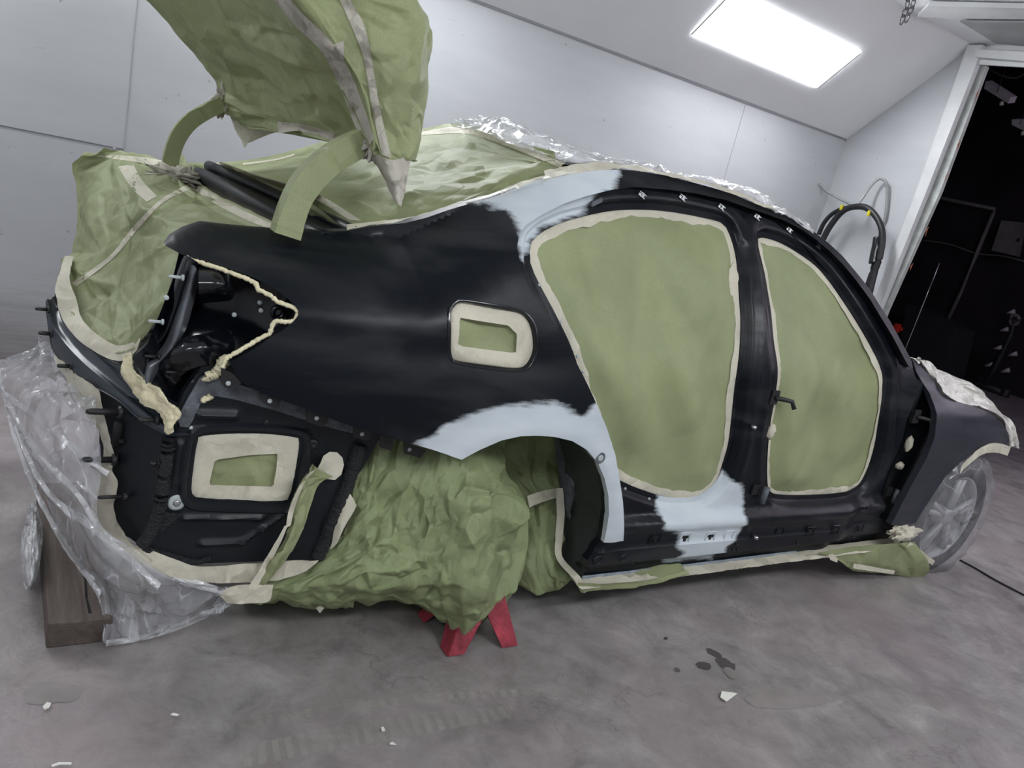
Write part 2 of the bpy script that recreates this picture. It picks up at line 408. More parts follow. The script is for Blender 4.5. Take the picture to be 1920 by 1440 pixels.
def patch(name, outline, holes, yfun, mat, parent=None, step=.02, skirt=.04, patches=None, label=None, axis='y', rings=()):
    """panel cut from a curved surface: outline/holes are (x,z) polygons in metres, yfun(x,z) gives depth"""
    loops = [densify(outline, step)]+[densify(h, step) for h in holes]
    V = []; E = []; bd = []
    for L in loops:
        s = len(V); V += [Vector(p) for p in L]; E += [(s+i, s+(i+1) % len(L)) for i in range(len(L))]; bd.append((s, len(L)))
    O = np.array(loops[0]); x0, z0 = O.min(0); x1, z1 = O.max(0)
    gx = np.arange(x0, x1, step); gz = np.arange(z0, z1, step)
    pts = np.array([(a+(step/2 if j % 2 else 0), b) for j, b in enumerate(gz) for a in gx])
    k = inside(pts, loops[0])
    for h in loops[1:]: k &= ~inside(pts, h)
    d = np.minimum.reduce([dist_poly(pts, L) for L in loops]); pts = pts[k & (d > step*.5)]
    for poly, ds, sp in rings:                     # rows of points parallel to an opening so that steps stay crisp
        Q = np.array(smooth_poly(poly, int(sum(np.linalg.norm(np.array(poly)-np.roll(np.array(poly), 1, 0), axis=1))/sp)))
        tg = np.roll(Q, -1, 0)-np.roll(Q, 1, 0); no = np.stack([tg[:, 1], -tg[:, 0]], 1); no /= np.linalg.norm(no, axis=1)[:, None]
        if pip(*(Q[0]+no[0]*.01), poly): no = -no
        dm = max(ds)+sp*.5
        if len(pts): pts = pts[dist_poly(pts, poly) > dm]
        for dd_ in ds:
            A_ = Q+no*dd_; k = inside(A_, loops[0])
            for h in loops[1:]: k &= ~inside(A_, h)
            k &= dist_poly(A_, poly) > dd_*.93
            for L in loops: k &= dist_poly(A_, L) > sp*.35
            for o2, ds2, _ in rings:
                if o2 is not poly: k &= dist_poly(A_, o2) > dd_+.001
            pts = np.vstack([pts, A_[k]])
    V += [Vector(p) for p in pts]
    ov, oe, of, *_ = delaunay_2d_cdt(V, E, [], 0, 1e-5)
    ov = [(v.x, v.y) for v in ov]
    bm = bmesh.new(); Y = [yfun(a, b) for a, b in ov]
    mk = (lambda a, b, y: (a, y, b)) if axis == 'y' else (lambda a, b, y: (y, a, b))
    bv = [bm.verts.new(mk(a, b, y)) for (a, b), y in zip(ov, Y)]
    cen = np.array([((ov[f[0]][0]+ov[f[1]][0]+ov[f[2]][0])/3, (ov[f[0]][1]+ov[f[1]][1]+ov[f[2]][1])/3) for f in of])
    k = inside(cen, loops[0])
    for h in loops[1:]: k &= ~inside(cen, h)
    for f, ok in zip(of, k):
        if ok:
            try: bm.faces.new([bv[i] for i in f])
            except ValueError: pass
    for v in [v for v in bm.verts if not v.link_faces]: bm.verts.remove(v)
    nb_ = len(bm.verts)
    if skirt:
        be = [e for e in bm.edges if len(e.link_faces) == 1]
        r = bmesh.ops.extrude_edge_only(bm, edges=be)
        for g in r['geom']:
            if isinstance(g, bmesh.types.BMVert):
                if axis == 'y': g.co.y += skirt
                else: g.co.x += skirt
    bmesh.ops.recalc_face_normals(bm, faces=bm.faces)
    # make sure normals look at camera side
    fs = sum(1 if (f.normal.y < 0 if axis == 'y' else f.normal.x < 0) else -1 for f in bm.faces)
    if fs < 0: bmesh.ops.reverse_faces(bm, faces=bm.faces)
    co = np.array([((v.co.x, v.co.z) if axis == 'y' else (v.co.y, v.co.z)) for v in bm.verts])
    o = finish(name, bm, mat, parent, True, label)
    if patches:
        val = np.full(len(co), -1.0)
        for poly in patches:
            dd = dist_poly(co, poly); s = np.where(inside(co, poly), dd, -dd); val = np.maximum(val, s)
        val[nb_:] = -.2
        at = o.data.attributes.new('patch', 'FLOAT', 'POINT'); at.data.foreach_set('value', val.astype(np.float32))
    md = o.modifiers.new('e', 'EDGE_SPLIT'); md.split_angle = math.radians(42)
    return o
# ------------------------------------------------------------------ car side surfaces
ZT = [(.25, 1.17), (.6, 1.20), (.9, 1.23), (1.15, 1.38), (1.45, 1.55), (1.8, 1.61), (2.4, 1.59), (5, 1.59)]
def interp(T, x):
    if x <= T[0][0]: return T[0][1]
    for (a, b), (c, d) in zip(T, T[1:]):
        if x <= c: return b+(d-b)*(x-a)/(c-a)
    return T[-1][1]
AC = (1.322, .367)
def YA(x, z):
    y = 1.765
    if x < 1.0: y += .12*((1.0-x)/.75)**2
    if x > 4.0: y += .30*((x-4.0)/.7)**2
    tg = max(0, z-.98)/.62; yg = .29*tg**1.45
    tt = min(1.15, max(0, z-.99)/max(.12, interp(ZT, x)-.99)); yt = .2*tt**2.6
    w = ss(.9, 1.9, x)
    y += yt*(1-w)+yg*w
    if x < 2.4:
        r = math.hypot(x-AC[0], z-AC[1])
        y -= .018*math.exp(-((r-.43)/.05)**2)*ss(.2, .5, z)
        y -= .030*math.exp(-((z-.86)/.13)**2)*math.exp(-((x-1.25)/.5)**2)
        y += .012*math.exp(-((z-1.01)/.05)**2)*(1-ss(1.2, 1.6, x))
    if z < .45 : y += .03*ss(.45, .2, z)
    return y
def ontoA(p, dy=0):
    h = hit(p[0], p[1], lambda q: q[1]-YA(q[0], q[2])-dy, t1=8); return h
def LA(P, dy=0): return [(q.x, q.z) for q in (ontoA(p, dy) for p in P)]
car = thing('car', 'black sedan body shell partly in pale primer, jacked up for painting in spray booth', 'car', (2.3, 2.6, 0))
def cc(o): return child(o, car)
def cset(o, lab): o['label'] = lab; return o
top = [(311,461),(322,445),(347,430),(380,419),(422,424),(460,428),(540,434),(600,434),(650,433),(700,424),(760,418),(800,408),(840,394),(880,382),(927,370),(970,354),(1015,339),(1050,330),(1088,323),(1125,319),(1161,318),(1205,322),(1248,329),(1292,340),(1336,352),(1370,362),(1411,380),(1469,401),(1500,417),(1527,435),(1555,457),(1580,480),(1605,510),(1630,541),(1650,573),(1670,604),(1696,652),(1708,673),(1712,690)]
crease = [(1705,690),(1690,662),(1672,628),(1650,592),(1632,562),(1605,525),(1580,495),(1555,470),(1530,449),(1505,431),(1477,416),(1440,402),(1400,389),(1365,376),(1307,363),(1248,355),(1190,351),(1146,356),(1102,367),(1059,381),(1015,403),(986,422),(973,440),(969,466),(974,487),(980,512),(992,540),(1003,563),(1018,578),(1030,594),(1050,622),(1070,655),(1088,694),(1106,730),(1121,764),(1138,803),(1154,853),(1162,900),(1168,940),(1169,1014)]
archl = [(1132,1017),(1136,1000),(1142,964),(1141,930),(1134,898),(1121,867),(1100,843),(1073,827),(1039,819),(1007,817),(976,818),(940,826),(899,844),(866,862)]
bottom = [(840,853),(793,838),(720,817),(662,800),(627,788),(568,765),(520,748),(484,734),(460,722),(445,705),(431,680)]
lamp = [(484,650),(528,621),(552,603),(560,592),(560,583),(550,569),(524,547),(495,530),(462,515),(419,500),(375,487),(340,477)]
OA = LA(top+crease+archl+bottom+lamp)
fuel = [(849,576),(858,568),(871,566),(927,576),(974,585),(993,600),(1002,624),(1004,658),(996,679),(982,692),(954,693),(899,686),(858,679),(847,668),(845,633),(845,592)]
FH = smooth_poly(LA(fuel), 60)
P1 = LA([(893,381),(925,388),(945,390),(958,410),(972,426),(983,460),(992,482),(999,500),(1014,480),(1040,440),(1095,412),(1127,400),(1130,372),(1150,352),(1160,345),(1163,322)])+[(1.6,1.75),(1.0,1.6)]
P2 = LA([(780,838),(816,815),(827,799),(857,782),(899,768),(932,759),(982,752),(1038,756),(1079,767),(1091,776),(1102,769),(1117,757)])+[(1.75,.95),(1.95,.5),(1.95,.25),(1.5,.25),(1.05,.55)]
P3 = [(p.x, p.z) for p in (hit(*q, lambda q_: q_[1]-YA(q_[0], q_[2])-.03) for q in [(1250,925),(1235,954),(1242,970),(1235,985),(1271,996),(1262,1015),(1276,1030),(1256,1046),(1250,1060),(1345,1056),(1351,1040),(1358,1020),(1384,998),(1388,985),(1401,946),(1403,925),(1390,909),(1371,897),(1350,880),(1300,920)])]
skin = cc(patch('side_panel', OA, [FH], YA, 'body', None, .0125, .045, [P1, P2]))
cset(skin, 'black quarter panel and roof rail with pale grey primer on roof pillar and wheel arch')
# ---- fuel filler pocket
fo = [Vector((a, YA(a, b)-.001, b)) for a, b in FH]
cx = sum(p.x for p in fo)/60; cz = sum(p.z for p in fo)/60
def ring_bm(bm, loops, closed=True):
    R_ = [[bm.verts.new(p) for p in L] for L in loops]; n = len(R_[0])
    for A, B in zip(R_, R_[1:]):
        for k in range(n if closed else n-1): bm.faces.new((A[k], A[(k+1) % n], B[(k+1) % n], B[k]))
def scl(L, s, dy): return [Vector((cx+(p.x-cx)*(1-s/max(.02, math.hypot(p.x-cx, p.z-cz))), p.y+dy, cz+(p.z-cz)*(1-s/max(.02, math.hypot(p.x-cx, p.z-cz))))) for p in L]
bm = bmesh.new(); ring_bm(bm, [scl(fo, -.010, .0), scl(fo, -.004, -.004), scl(fo, .0, -.002), scl(fo, .003, .02)])
cc(finish('fuel_door_rim', bm, 'gloss'))
fm = thing('masking_tape', 'cream masking tape frame around green paper closing the small fuel filler opening', 'masking tape', (cx, fo[0].y, cz))
sq = [(863,598),(958,612),(972,628),(972,664),(900,656),(861,650)]
FQ = LA([(864,597),(905,604),(956,612),(972,628),(970,664),(905,656),(861,650)])
def quad_ring(C, Q, O, dy):                  # points on quad Q (x,z) seen from centre C in the directions of the ring O
    out = []
    for (a, b) in O:
        dx, dz = a-C[0], b-C[1]; best = 9
        for (p, q), (r, t) in zip(Q, Q[1:]+Q[:1]):
            ex, ez = r-p, t-q; D = dx*ez-dz*ex
            if abs(D) < 1e-9: continue
            k = ((p-C[0])*ez-(q-C[1])*ex)/D; m_ = ((p-C[0])*dz-(q-C[1])*dx)/D
            if k > 0 and -1e-3 <= m_ <= 1.001: best = min(best, k)
        out.append(Vector((C[0]+dx*best, dy, C[1]+dz*best)))
    return out
inr = quad_ring((cx, cz), FQ, FH, fo[0].y+.004); inr = [Vector((p.x, YA(p.x, p.z)+.009, p.z)) for p in inr]
bm = bmesh.new(); o1 = scl(fo, .008, .007); ring_bm(bm, [scl(fo, .002, .013), o1, [a.lerp(b, .5)+Vector((0, .002*noise.noise(a*40), 0)) for a, b in zip(o1, inr)], inr])
child(finish('tape_frame', bm, 'tape'), fm)
bm = bmesh.new(); c = bm.verts.new(Vector((cx, fo[0].y+.016, cz))); v = [bm.verts.new(p+Vector((0, .002, 0))) for p in scl(fo, .012, .008)]
for k in range(60): bm.faces.new((v[k], v[(k+1) % 60], c))
child(finish('paper_infill', bm, 'paper'), fm)
# ---- door ring (recessed layer)
def YB(x, z):
    y = YA(x, z)+.007+.040*ss(.42, .47, z)
    if x > 3.0: y += .03*ss(3.15, 3.3, x)
    # sill face steps
    if z < .42: y += .012*ss(.40, .385, z)-.012*ss(.345, .33, z)
    if z < .27: y += .05*ss(.27, .235, z)
    return y
def hitB(p, dy=0): return hit(p[0], p[1], lambda q: q[1]-YB(q[0], q[2])-dy, t1=8)
def LB(P, dy=0): return [(q.x, q.z) for q in (hitB(p, dy) for p in P)]
rearo = [(1002,475),(1003,460),(1021,441),(1044,428),(1073,416),(1117,405),(1161,397),(1205,395),(1248,397),(1292,403),(1336,412),(1362,419),(1374,431),(1382,451),(1391,486),(1397,559),(1400,604),(1399,644),(1392,710),(1387,745),(1382,793),(1376,838),(1364,880),(1356,904),(1340,922),(1316,937),(1277,940),(1245,935),(1208,923),(1184,913),(1160,899),(1150,870),(1138,830),(1122,785),(1106,745),(1096,705),(1082,660),(1052,596),(1021,538),(1004,500)]
fronto = [(1431,450),(1448,449),(1472,457),(1498,471),(1538,499),(1564,528),(1590,565),(1617,607),(1643,652),(1659,684),(1667,712),(1666,733),(1660,783),(1653,827),(1643,867),(1633,893),(1617,917),(1593,928),(1560,932),(1510,934),(1470,933),(1455,928),(1449,917),(1448,873),(1453,807),(1460,767),(1467,723),(1468,691),(1461,644),(1456,591),(1450,552),(1443,512),(1434,475)]
RO = smooth_poly(LB(rearo), 110); FO = smooth_poly(LB(fronto), 110)
cr_i = [(a, b) for a, b in LA(crease[:24])]
outB = LB([(1711,690),(1700,668),(1682,630),(1660,590),(1638,557),(1612,520),(1585,487),(1560,462),(1532,440),(1505,420),(1470,405),(1440,392),(1400,380),(1360,366),(1307,353),(1248,345),(1190,340),(1146,345),(1095,357),(1045,372),(1000,395),(968,422),(958,445),(956,470),(962,495),(975,530),(995,565),(1020,600),(1050,640),(1072,690),(1092,740),(1110,790),(1125,850),(1138,900),(1145,950),(1148,990),(1128,1012),(1100,1050),(1090,1085),(1108,1083),(1250,1068),(1400,1050),(1550,1030),(1698,1010),(1672,985),(1648,970),(1652,930),(1662,890),(1680,853),(1692,827),(1700,790),(1712,760),(1722,730)])
RR = np.array(densify(RO, .006)+densify(FO, .006)); NR = len(densify(RO, .006))
def YBf(x, z):
    y = YB(x, z)
    dds = np.hypot(RR[:, 0]-x, RR[:, 1]-z); d1 = np.min(dds[:NR]); d2 = np.min(dds[NR:]); d = min(d1, d2)
    y += .026*ss(.040, .020, d)                       # pinch-weld step
    y -= .007*(math.exp(-((d1-.082)/.018)**2)+math.exp(-((d2-.075)/.018)**2))*ss(.45, .6, z)  # pressed bead
    return y
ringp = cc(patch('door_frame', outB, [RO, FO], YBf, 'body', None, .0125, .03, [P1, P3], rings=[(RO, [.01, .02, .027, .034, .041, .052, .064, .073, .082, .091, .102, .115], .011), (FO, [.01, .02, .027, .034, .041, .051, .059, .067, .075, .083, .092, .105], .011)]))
cset(ringp, 'black door surround, centre pillar and sill with a pale primer patch below rear door')
# ---- door opening masks
def opening(label, poly, seed, tapew=.030, extra=()):
    t = thing('masking_paper', label, 'masking paper', (sum(p[0] for p in poly)/len(poly), 1.85, sum(p[1] for p in poly)/len(poly)))
    P = np.array(poly); n = len(P)
    tang = np.roll(P, -1, 0)-np.roll(P, 1, 0); nn = np.stack([-tang[:, 1], tang[:, 0]], 1); nn /= np.linalg.norm(nn, axis=1)[:, None]
    c = P.mean(0)
    if pip(*(P[0]+nn[0]*.01), poly) is False: nn = -nn
    wv = np.array([tapew*(.75+.55*noise.noise(Vector((i*.09, seed, 0)))+.3*noise.noise(Vector((i*.6, seed, 4)))) + tapew*.2 for i in range(n)])
    inn = P+nn*wv[:, None]
    def yo(x, z): return YB(x, z)+.032
    out3 = [Vector((a, yo(a, b), b)) for a, b in P-nn*.004]
    mid3 = [Vector((a, yo(a, b)-.003, b)) for a, b in P+nn*.008]
    in3 = [Vector((a, yo(a, b)-.001+.003*noise.noise(Vector((i*.5, seed, 1))), b)) for i, (a, b) in enumerate(inn)]
    bm = bmesh.new(); ring_bm(bm, [out3, mid3, in3]); o = finish('tape_border', bm, 'tape'); child(o, t)
    P2_ = [tuple(p) for p in P+nn*.006]
    def yp(x, z):
        d = np.min(np.hypot(P[:, 0]-x, P[:, 1]-z)); w = ss(0, .12, d)
        v = Vector((x*2.2+z*1.2, seed, z*1.1-x*.5))
        f = noise.noise(v*1.3)*.045+noise.noise(v*2.8)*.02-abs(noise.noise(Vector((x*4+z*2, seed, z*1.6-x))))*.030-abs(noise.noise(Vector((x*7-z*3, seed+3, z*2.5))))*.010
        return yo(x, z)+.001+w*(.012+1.35*f)
    o = patch('paper_sheet', P2_, [], yp, 'paper_flat', None, .018, 0)
    o.modifiers.clear(); child(o, t)
    return t, yo
t1, yo = opening('large green paper sheet taped across the rear door opening', RO, 3.1)
t2, _ = opening('green paper sheet taped across the front door opening', FO, 8.7, .027)
def flatpx(name, px, dfun, mat, root, thick=0, label=None):
    pts = [hit(p[0], p[1], dfun) for p in px]
    bm = bmesh.new(); f = bm.faces.new([bm.verts.new(p) for p in pts]); bmesh.ops.triangulate(bm, faces=[f])
    o = finish(name, bm, mat, None, False, label)
    if thick:
        md = o.modifiers.new('s', 'SOLIDIFY'); md.thickness = thick; md.offset = 0
    return child(o, root)
dB = lambda d: (lambda q: q[1]-YB(q[0], q[2])-d)
flatpx('tape_strip', [(1455,825),(1480,786),(1485,793),(1458,826)], dB(.03), 'tape', t2)
flatpx('tape_tail', [(1367,505),(1377,490),(1386,520),(1380,545),(1374,556),(1366,548)], dB(.026), 'tape', t1)
# ---- sill details
for u, v in [(1228,1010),(1284,1009),(1331,1007),(1460,998),(1518,997),(1565,994),(1611,991)]:
    p = hitB((u, v)); bm = bmesh.new()
    box_bm(bm, p+Vector((0, -.001, .006)), (.030, .004, .012)); box_bm(bm, p+Vector((0, -.001, -.006)), (.012, .004, .014))
    cc(finish('sill_slot', bm, 'void', None, False))
for u, v in [(1228,1008),(1284,1007),(1331,1005),(1366,1003),(1460,998),(1518,996),(1565,993),(1611,990)]:
    p = hitB((u, v)); bm = bmesh.new()
    L0 = [p+Vector((a, -.0015, b)) for a, b in ((-.027, -.024), (.027, -.024), (.027, .024), (-.027, .024))]
    L1 = [p+Vector((a*.88, -.006, b*.86)) for a, b in ((-.027, -.024), (.027, -.024), (.027, .024), (-.027, .024))]
    L2 = [p+Vector((a*.8, -.002, b*.78)) for a, b in ((-.027, -.024), (.027, -.024), (.027, .024), (-.027, .024))]
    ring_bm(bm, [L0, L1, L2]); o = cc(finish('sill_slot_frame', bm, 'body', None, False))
    w = (1 if 1250 < u < 1370 else -1)
    at = o.data.attributes.new('patch', 'FLOAT', 'POINT'); at.data.foreach_set('value', [w*.1]*12)
def disc_ring(name, p, r, rin, mat, ax='y', dep=.006, label=None, parent=None):
    bm = bmesh.new(); k = 20
    def lp(rr, d): return [p+(Vector((rr*math.cos(a), d, rr*math.sin(a))) if ax == 'y' else Vector((d, rr*math.cos(a), rr*math.sin(a)))) for a in [i*2*math.pi/k for i in range(k)]]
    ring_bm(bm, [lp(r, 0), lp(r*.9, -dep), lp(rin, -dep*.9), lp(rin*.95, dep)])
    o = finish(name, bm, mat, None, True, label); return cc(o) if parent is None else child(o, parent)
def disc(name, p, r, mat, ax='y', dep=.004, label=None, k=16):
    bm = bmesh.new()
    def lp(rr, d): return [p+(Vector((rr*math.cos(a), d, rr*math.sin(a))) if ax == 'y' else Vector((d, rr*math.cos(a), rr*math.sin(a)))) for a in [i*2*math.pi/k for i in range(k)]]
    ring_bm(bm, [lp(r, .001), lp(r, -dep*.6), lp(r*.7, -dep)]); bm.verts.ensure_lookup_table(); bm.faces.new(bm.verts[2*k:3*k])
    return cc(finish(name, bm, mat, None, True, label))
for u, v, r in [(1120,1050,.020),(1168,1046,.016),(1186,1053,.008),(1382,1018,.012),(1384,1031,.008),(1495,1018,.010),(1375,1030,.006),(1600,1005,.010)]:
    p = hitB((u, v)); disc('drain_plug', p, r*.7, 'void', dep=.003); disc_ring('drain_hole_rim', p, r, r*.7, 'ebony')
for u, v in [(1410,1003),(1406,797)]:
    p = hitB((u, v)); cc(tube('bolt', [p, p+Vector((0, -.03, 0))], .007, 'chrome'))
# pinch flange + tape strip under sill
lo = [(1090,1078),(1200,1066),(1320,1052),(1450,1036),(1580,1021),(1695,1007)]
bmr = [[hitB((u, v)).copy() for u, v in lo]]
A0 = [hitB((u, v)) + Vector((0, -.006, 0)) for u, v in lo]; 
A1 = [W(u, v+11+3*(1-i/5), y=A0[i].y) for i, (u, v) in enumerate(lo)]
cc(sheet('pinch_weld_flange', [A0, A1], 'pinch', None, 90, 3, .002, 9, 2, 0, thick=.004, label='blue-grey primed flange along the sill bottom'))
tp = thing('masking_tape', 'long cream tape edge with green paper tucked under the sill between the wheels', 'masking tape', (2.6, 1.8, .2))
T0 = [p+Vector((0, -.006, .004)) for p in A1]; T1 = [W(u, v+27-5*i/5*1.5, y=1.79) for i, (u, v) in enumerate(lo)]; T2 = [p+Vector((0, .08, .01)) for p in T1]
child(sheet('tape_strip', [T0, T1, T2], 'tape', None, 100, 8, .006, 9, 5, 0), tp)
G0 = [W(*q) for q in [(1085,1095,1.80),(1130,1092,1.79),(1215,1085,1.79),(1290,1070,1.79)]]
G1 = [W(*q) for q in [(1090,1115,1.81),(1140,1105,1.80),(1200,1100,1.79),(1290,1075,1.8)]]
G2 = [p+Vector((0, .12, .05)) for p in G1]
child(sheet('paper_flap', [G0, G1, G2], 'paper', None, 50, 20, .006, 9, 7, 0, fct=[(12, .012)], asp=3), tp)
G0 = [W(*q) for q in [(1530,1035,1.80),(1600,1026,1.80),(1680,1017,1.79),(1712,1015,1.78)]]
G1 = [W(*q) for q in [(1575,1052,1.80),(1630,1058,1.80),(1700,1050,1.78),(1740,1055,1.76)]]
G2 = [W(*q) for q in [(1600,1068,1.85),(1650,1074,1.83),(1710,1082,1.80),(1735,1084,1.78)]]
fp = thing('masking_paper', 'green paper apron hanging from the sill in front of the front wheel', 'masking paper', (3.8, 1.8, .1))
child(sheet('paper_sheet', [G0, G1, G2], 'paper', None, 60, 24, .004, 8, 11, 0, fct=[(10, .012)], asp=3), fp)
for px in ([(1553,1040),(1562,1038),(1571,1048),(1570,1055),(1557,1050)],[(1600,1056),(1678,1070),(1676,1077),(1600,1066)],[(1707,1016),(1753,1052),(1748,1060),(1700,1024)]):
    flatpx('tape_strip', px, lambda q: q[1]-1.772, 'tape', fp)
# crumpled tape knot at fender foot
bm = bmesh.new(); bmesh.ops.create_icosphere(bm, subdivisions=4, radius=1)
c = W(1694, 1000, y=1.78)
for v in bm.verts:
    q = v.co.copy(); v.co = c+Vector((q.x*.13, q.y*.03, q.z*.055-q.x*.01))*(1+.9*(crumple(q, 1.6, 3)-.4))
child(finish('tape_knot', bm, 'tape'), fp)
# ---- clips along the roof rail
for i, (u, v) in enumerate([(1201,365),(1277,370),(1350,388),(1417,406),(1477,431),(1532,461),(1585,505),(1629,566),(1667,625),(1698,685)]):
    p = hitB((u, v)); bm = bmesh.new()
    d = hitB((u+6, v+5))-p; d.normalize(); n = Vector((0, -1, 0)); s = d.cross(n)
    rot = Matrix((d, n, s)).transposed().to_4x4()
    box_bm(bm, p+n*.003, (.024, .006, .010), rot); box_bm(bm, p+n*.009+s*.006, (.030, .003, .003), rot); box_bm(bm, p+n*.009-s*.006, (.030, .003, .003), rot); box_bm(bm, p+n*.010, (.008, .006, .016), rot)
    cc(finish('trim_clip', bm, 'chrome', None, False))
p = hitB((1115,378)); d = (hitB((1127,372))-p).normalized(); n = Vector((0, -1, 0)); s = d.cross(n)
cc(box('rail_bracket', p+n*.008, (.060, .014, .016), 'greyseal', rot=Matrix((d, n, s)).transposed().to_4x4()))
for u, v in [(1011,534),(1051,604),(1082,668),(1093,697),(1172,916),(1217,935)]:
    p = hitB((u, v)); disc('rivet', p, .005, 'washer')
# ---- hinges, strikers, tape covers on the pillars
def hinge(u, v, sc=1.0, arm=True):
    p = hitB((u, v)); cc(box('hinge_plate', p+Vector((0, -.006, 0)), (.045*sc, .012, .055*sc), 'darkplastic'))
    if arm:
        cc(tube('hinge_arm', [p+Vector((.0, -.012, .0)), p+Vector((.035, -.03, 0)), p+Vector((.075, -.035, -.004)), p+Vector((.082, -.05, -.03))], .009, 'darkplastic'))
hinge(1449, 744); hinge(1715, 780, 1.2); 
def striker(u, v):
    p = hitB((u, v)); cc(box('hinge_plate', p+Vector((-.01, -.004, 0)), (.05, .01, .045), 'darkplastic')); cc(tube('hinge_pin', [p+Vector((.025, -.025, .02)), p+Vector((.025, -.025, -.05))], .013, 'greyseal'))
striker(1419, 917); striker(1667, 921)
for u, v, w_, h_ in [(1445,810,.022,.035)]:
    p = hitB((u, v)); bm = bmesh.new(); bmesh.ops.create_icosphere(bm, subdivisions=3, radius=1)
    for q in bm.verts: k = q.co.copy(); q.co = p+Vector((k.x*w_, k.y*.018, k.z*h_))*(1+.4*(crumple(k, 1.5, u)-.4))
    tag(finish('masking_tape', bm, 'tape'), 'small wad of cream tape on centre pillar between the door openings', 'masking tape')
for (u, v, w_, h_), lb in zip([(1704,832,.02,.045),(1687,873,.03,.022)], ['upper scrap of cream tape over bolt on hinge pillar behind fender', 'lower scrap of cream tape over bolt on hinge pillar behind fender']):
    p = hit(u, v, lambda q: q[1]-1.86); bm = bmesh.new(); bmesh.ops.create_icosphere(bm, subdivisions=3, radius=1)
    for q in bm.verts: k = q.co.copy(); q.co = p+Vector((k.x*w_, k.y*.018, k.z*h_))*(1+.4*(crumple(k, 1.5, u)-.4))
    tag(finish('masking_tape', bm, 'tape'), lb, 'masking tape')
# hinge pillar cavity behind fender edge
cav = [(q.x, q.z) for q in (hit(u, v, lambda q: q[1]-1.89) for u, v in [(1640,985),(1655,900),(1690,830),(1700,770),(1700,690),(1760,760),(1790,800),(1790,860),(1720,960),(1700,1000)])]
cc(patch('hinge_pillar', cav, [], lambda x, z: 1.89+.02*math.sin(x*30), 'ebony', None, .02, .02))
# ---- wheel arch liner: arch contour swept inwards
ar = [ontoA(p) for p in [(1132,1017)]+archl[1:]]
ar = catmull(ar, 60)
bm = bmesh.new(); ring_bm(bm, [[p+Vector((0, .002, 0)) for p in ar], [p+Vector((.015*(1), .06, .0)) for p in ar], [p+Vector((.02, .30, -.0)) for p in ar]], False)
cc(finish('wheel_arch_liner', bm, 'fender_liner', None, True))
lowl = [W(*q) for q in [(1132,1015,1.80),(1145,1000,1.85),(1150,960,1.85)]]
# front end of the rear wheel-house seen through the arch
rows = [[W(*q) for q in [(1060,845,2.08),(1085,840,1.95),(1130,880,1.80)]], [W(*q) for q in [(1055,900,2.08),(1095,900,1.95),(1150,920,1.80)]], [W(*q) for q in [(1062,980,2.02),(1090,980,1.92),(1150,985,1.80)]], [W(*q) for q in [(1058,1050,1.96),(1075,1065,1.88),(1130,1020,1.80)]], [W(*q) for q in [(1060,1065,1.94),(1085,1085,1.84),(1110,1055,1.80)]]]
cc(sheet('wheel_house_panel', rows, 'fender_liner', None, 30, 40, .006, 5, 2, 0))
rows = [[W(*q) for q in [(1040,820,2.1),(1062,824,2.05)]], [W(*q) for q in [(1048,880,2.09),(1078,880,2.0)]], [W(*q) for q in [(1050,930,2.07),(1076,930,1.98)]], [W(*q) for q in [(1056,960,2.05),(1070,975,1.97)]]]
cc(sheet('sealer_strip', rows, 'greyseal', None, 12, 40, .012, 12, 4, 0))
# ---- front fender
def YF(x, z):
    y = 1.762
    if x > 4.1: y += .36*((x-4.1)/.9)**2
    y += .16*ss(.80, 1.12, z)**1.6
    r = math.hypot(x-4.17, z-.33); y -= .03*math.exp(-((r-.40)/.05)**2)
    y += .008*math.exp(-((z-.86)/.03)**2)
    return y
dF = lambda q: q[1]-YF(q[0], q[2])
fend = [(1710,673),(1713,682),(1727,713),(1743,737),(1753,763),(1756,790),(1750,827),(1737,860),(1713,903),(1693,940),(1677,973),(1671,984),(1693,984),(1716,981),(1733,953),(1753,923),(1773,893),(1800,867),(1827,845),(1853,832),(1873,834),(1889,842),(1893,824),(1884,800),(1860,777),(1827,762),(1787,751),(1764,738),(1750,712),(1730,690)]
FP = [(p.x, p.z) for p in (hit(u, v, dF) for u, v in fend) if p is not None]
cset(cc(patch('front_fender', FP, [], YF, 'satin', None, .03, .03)), 'satin charcoal front fender')
print('fender', [tuple(round(c, 2) for c in p) for p in FP])
# hood with crumpled paper
hp = thing('masking_paper', 'crumpled white plastic sheet and paper laid over the hood and front fender top', 'masking paper', (4.5, 2.4, 1.0))
def FPT(u, v): return hit(u, v, dF)
r0 = [FPT(*q)+Vector((0, -.006, .0)) for q in [(1716,676),(1735,692),(1752,712),(1766,737),(1790,751),(1828,760),(1861,774),(1884,797),(1891,838)]]
sil = [(1712,673),(1735,683),(1760,695),(1785,705),(1806,715),(1832,735),(1858,762),(1884,795),(1900,838)]
r1 = [W(u, v, y=r0[i].y+(.10 if i < 8 else .03)) for i, (u, v) in enumerate(sil)]
r2 = [p+Vector((.02, .45, -.01)) for p in r1]; r3 = [p+Vector((.02, 1.3, -.05)) for p in r1]
child(sheet('plastic_sheet', [r0, [a.lerp(b, .55)+Vector((0, -.01, .01)) for a, b in zip(r0, r1)], r1, r2, r3], 'hood_film', None, 140, 120, .004, 9, 3, 0, fct=[(60, .012), (500, .006)], asp=1.5), hp)
rt = [FPT(*q)+Vector((0, -.012, 0)) for q in [(1800,868),(1826,843),(1850,830),(1872,830),(1890,836)]]
rt2 = [p+Vector((-.0, -.004, -.05)) for p in rt]
child(sheet('tape_strip', [rt, rt2], 'tape', None, 40, 6, .006, 14, 3, 0), hp)
# cowl / body block filling the front of the car, hidden sides
bm = bmesh.new(); box_bm(bm, Vector((2.6, 2.9, .62)), (3.4, 1.0, .5)); cc(finish('inner_body', bm, 'void', None, False))
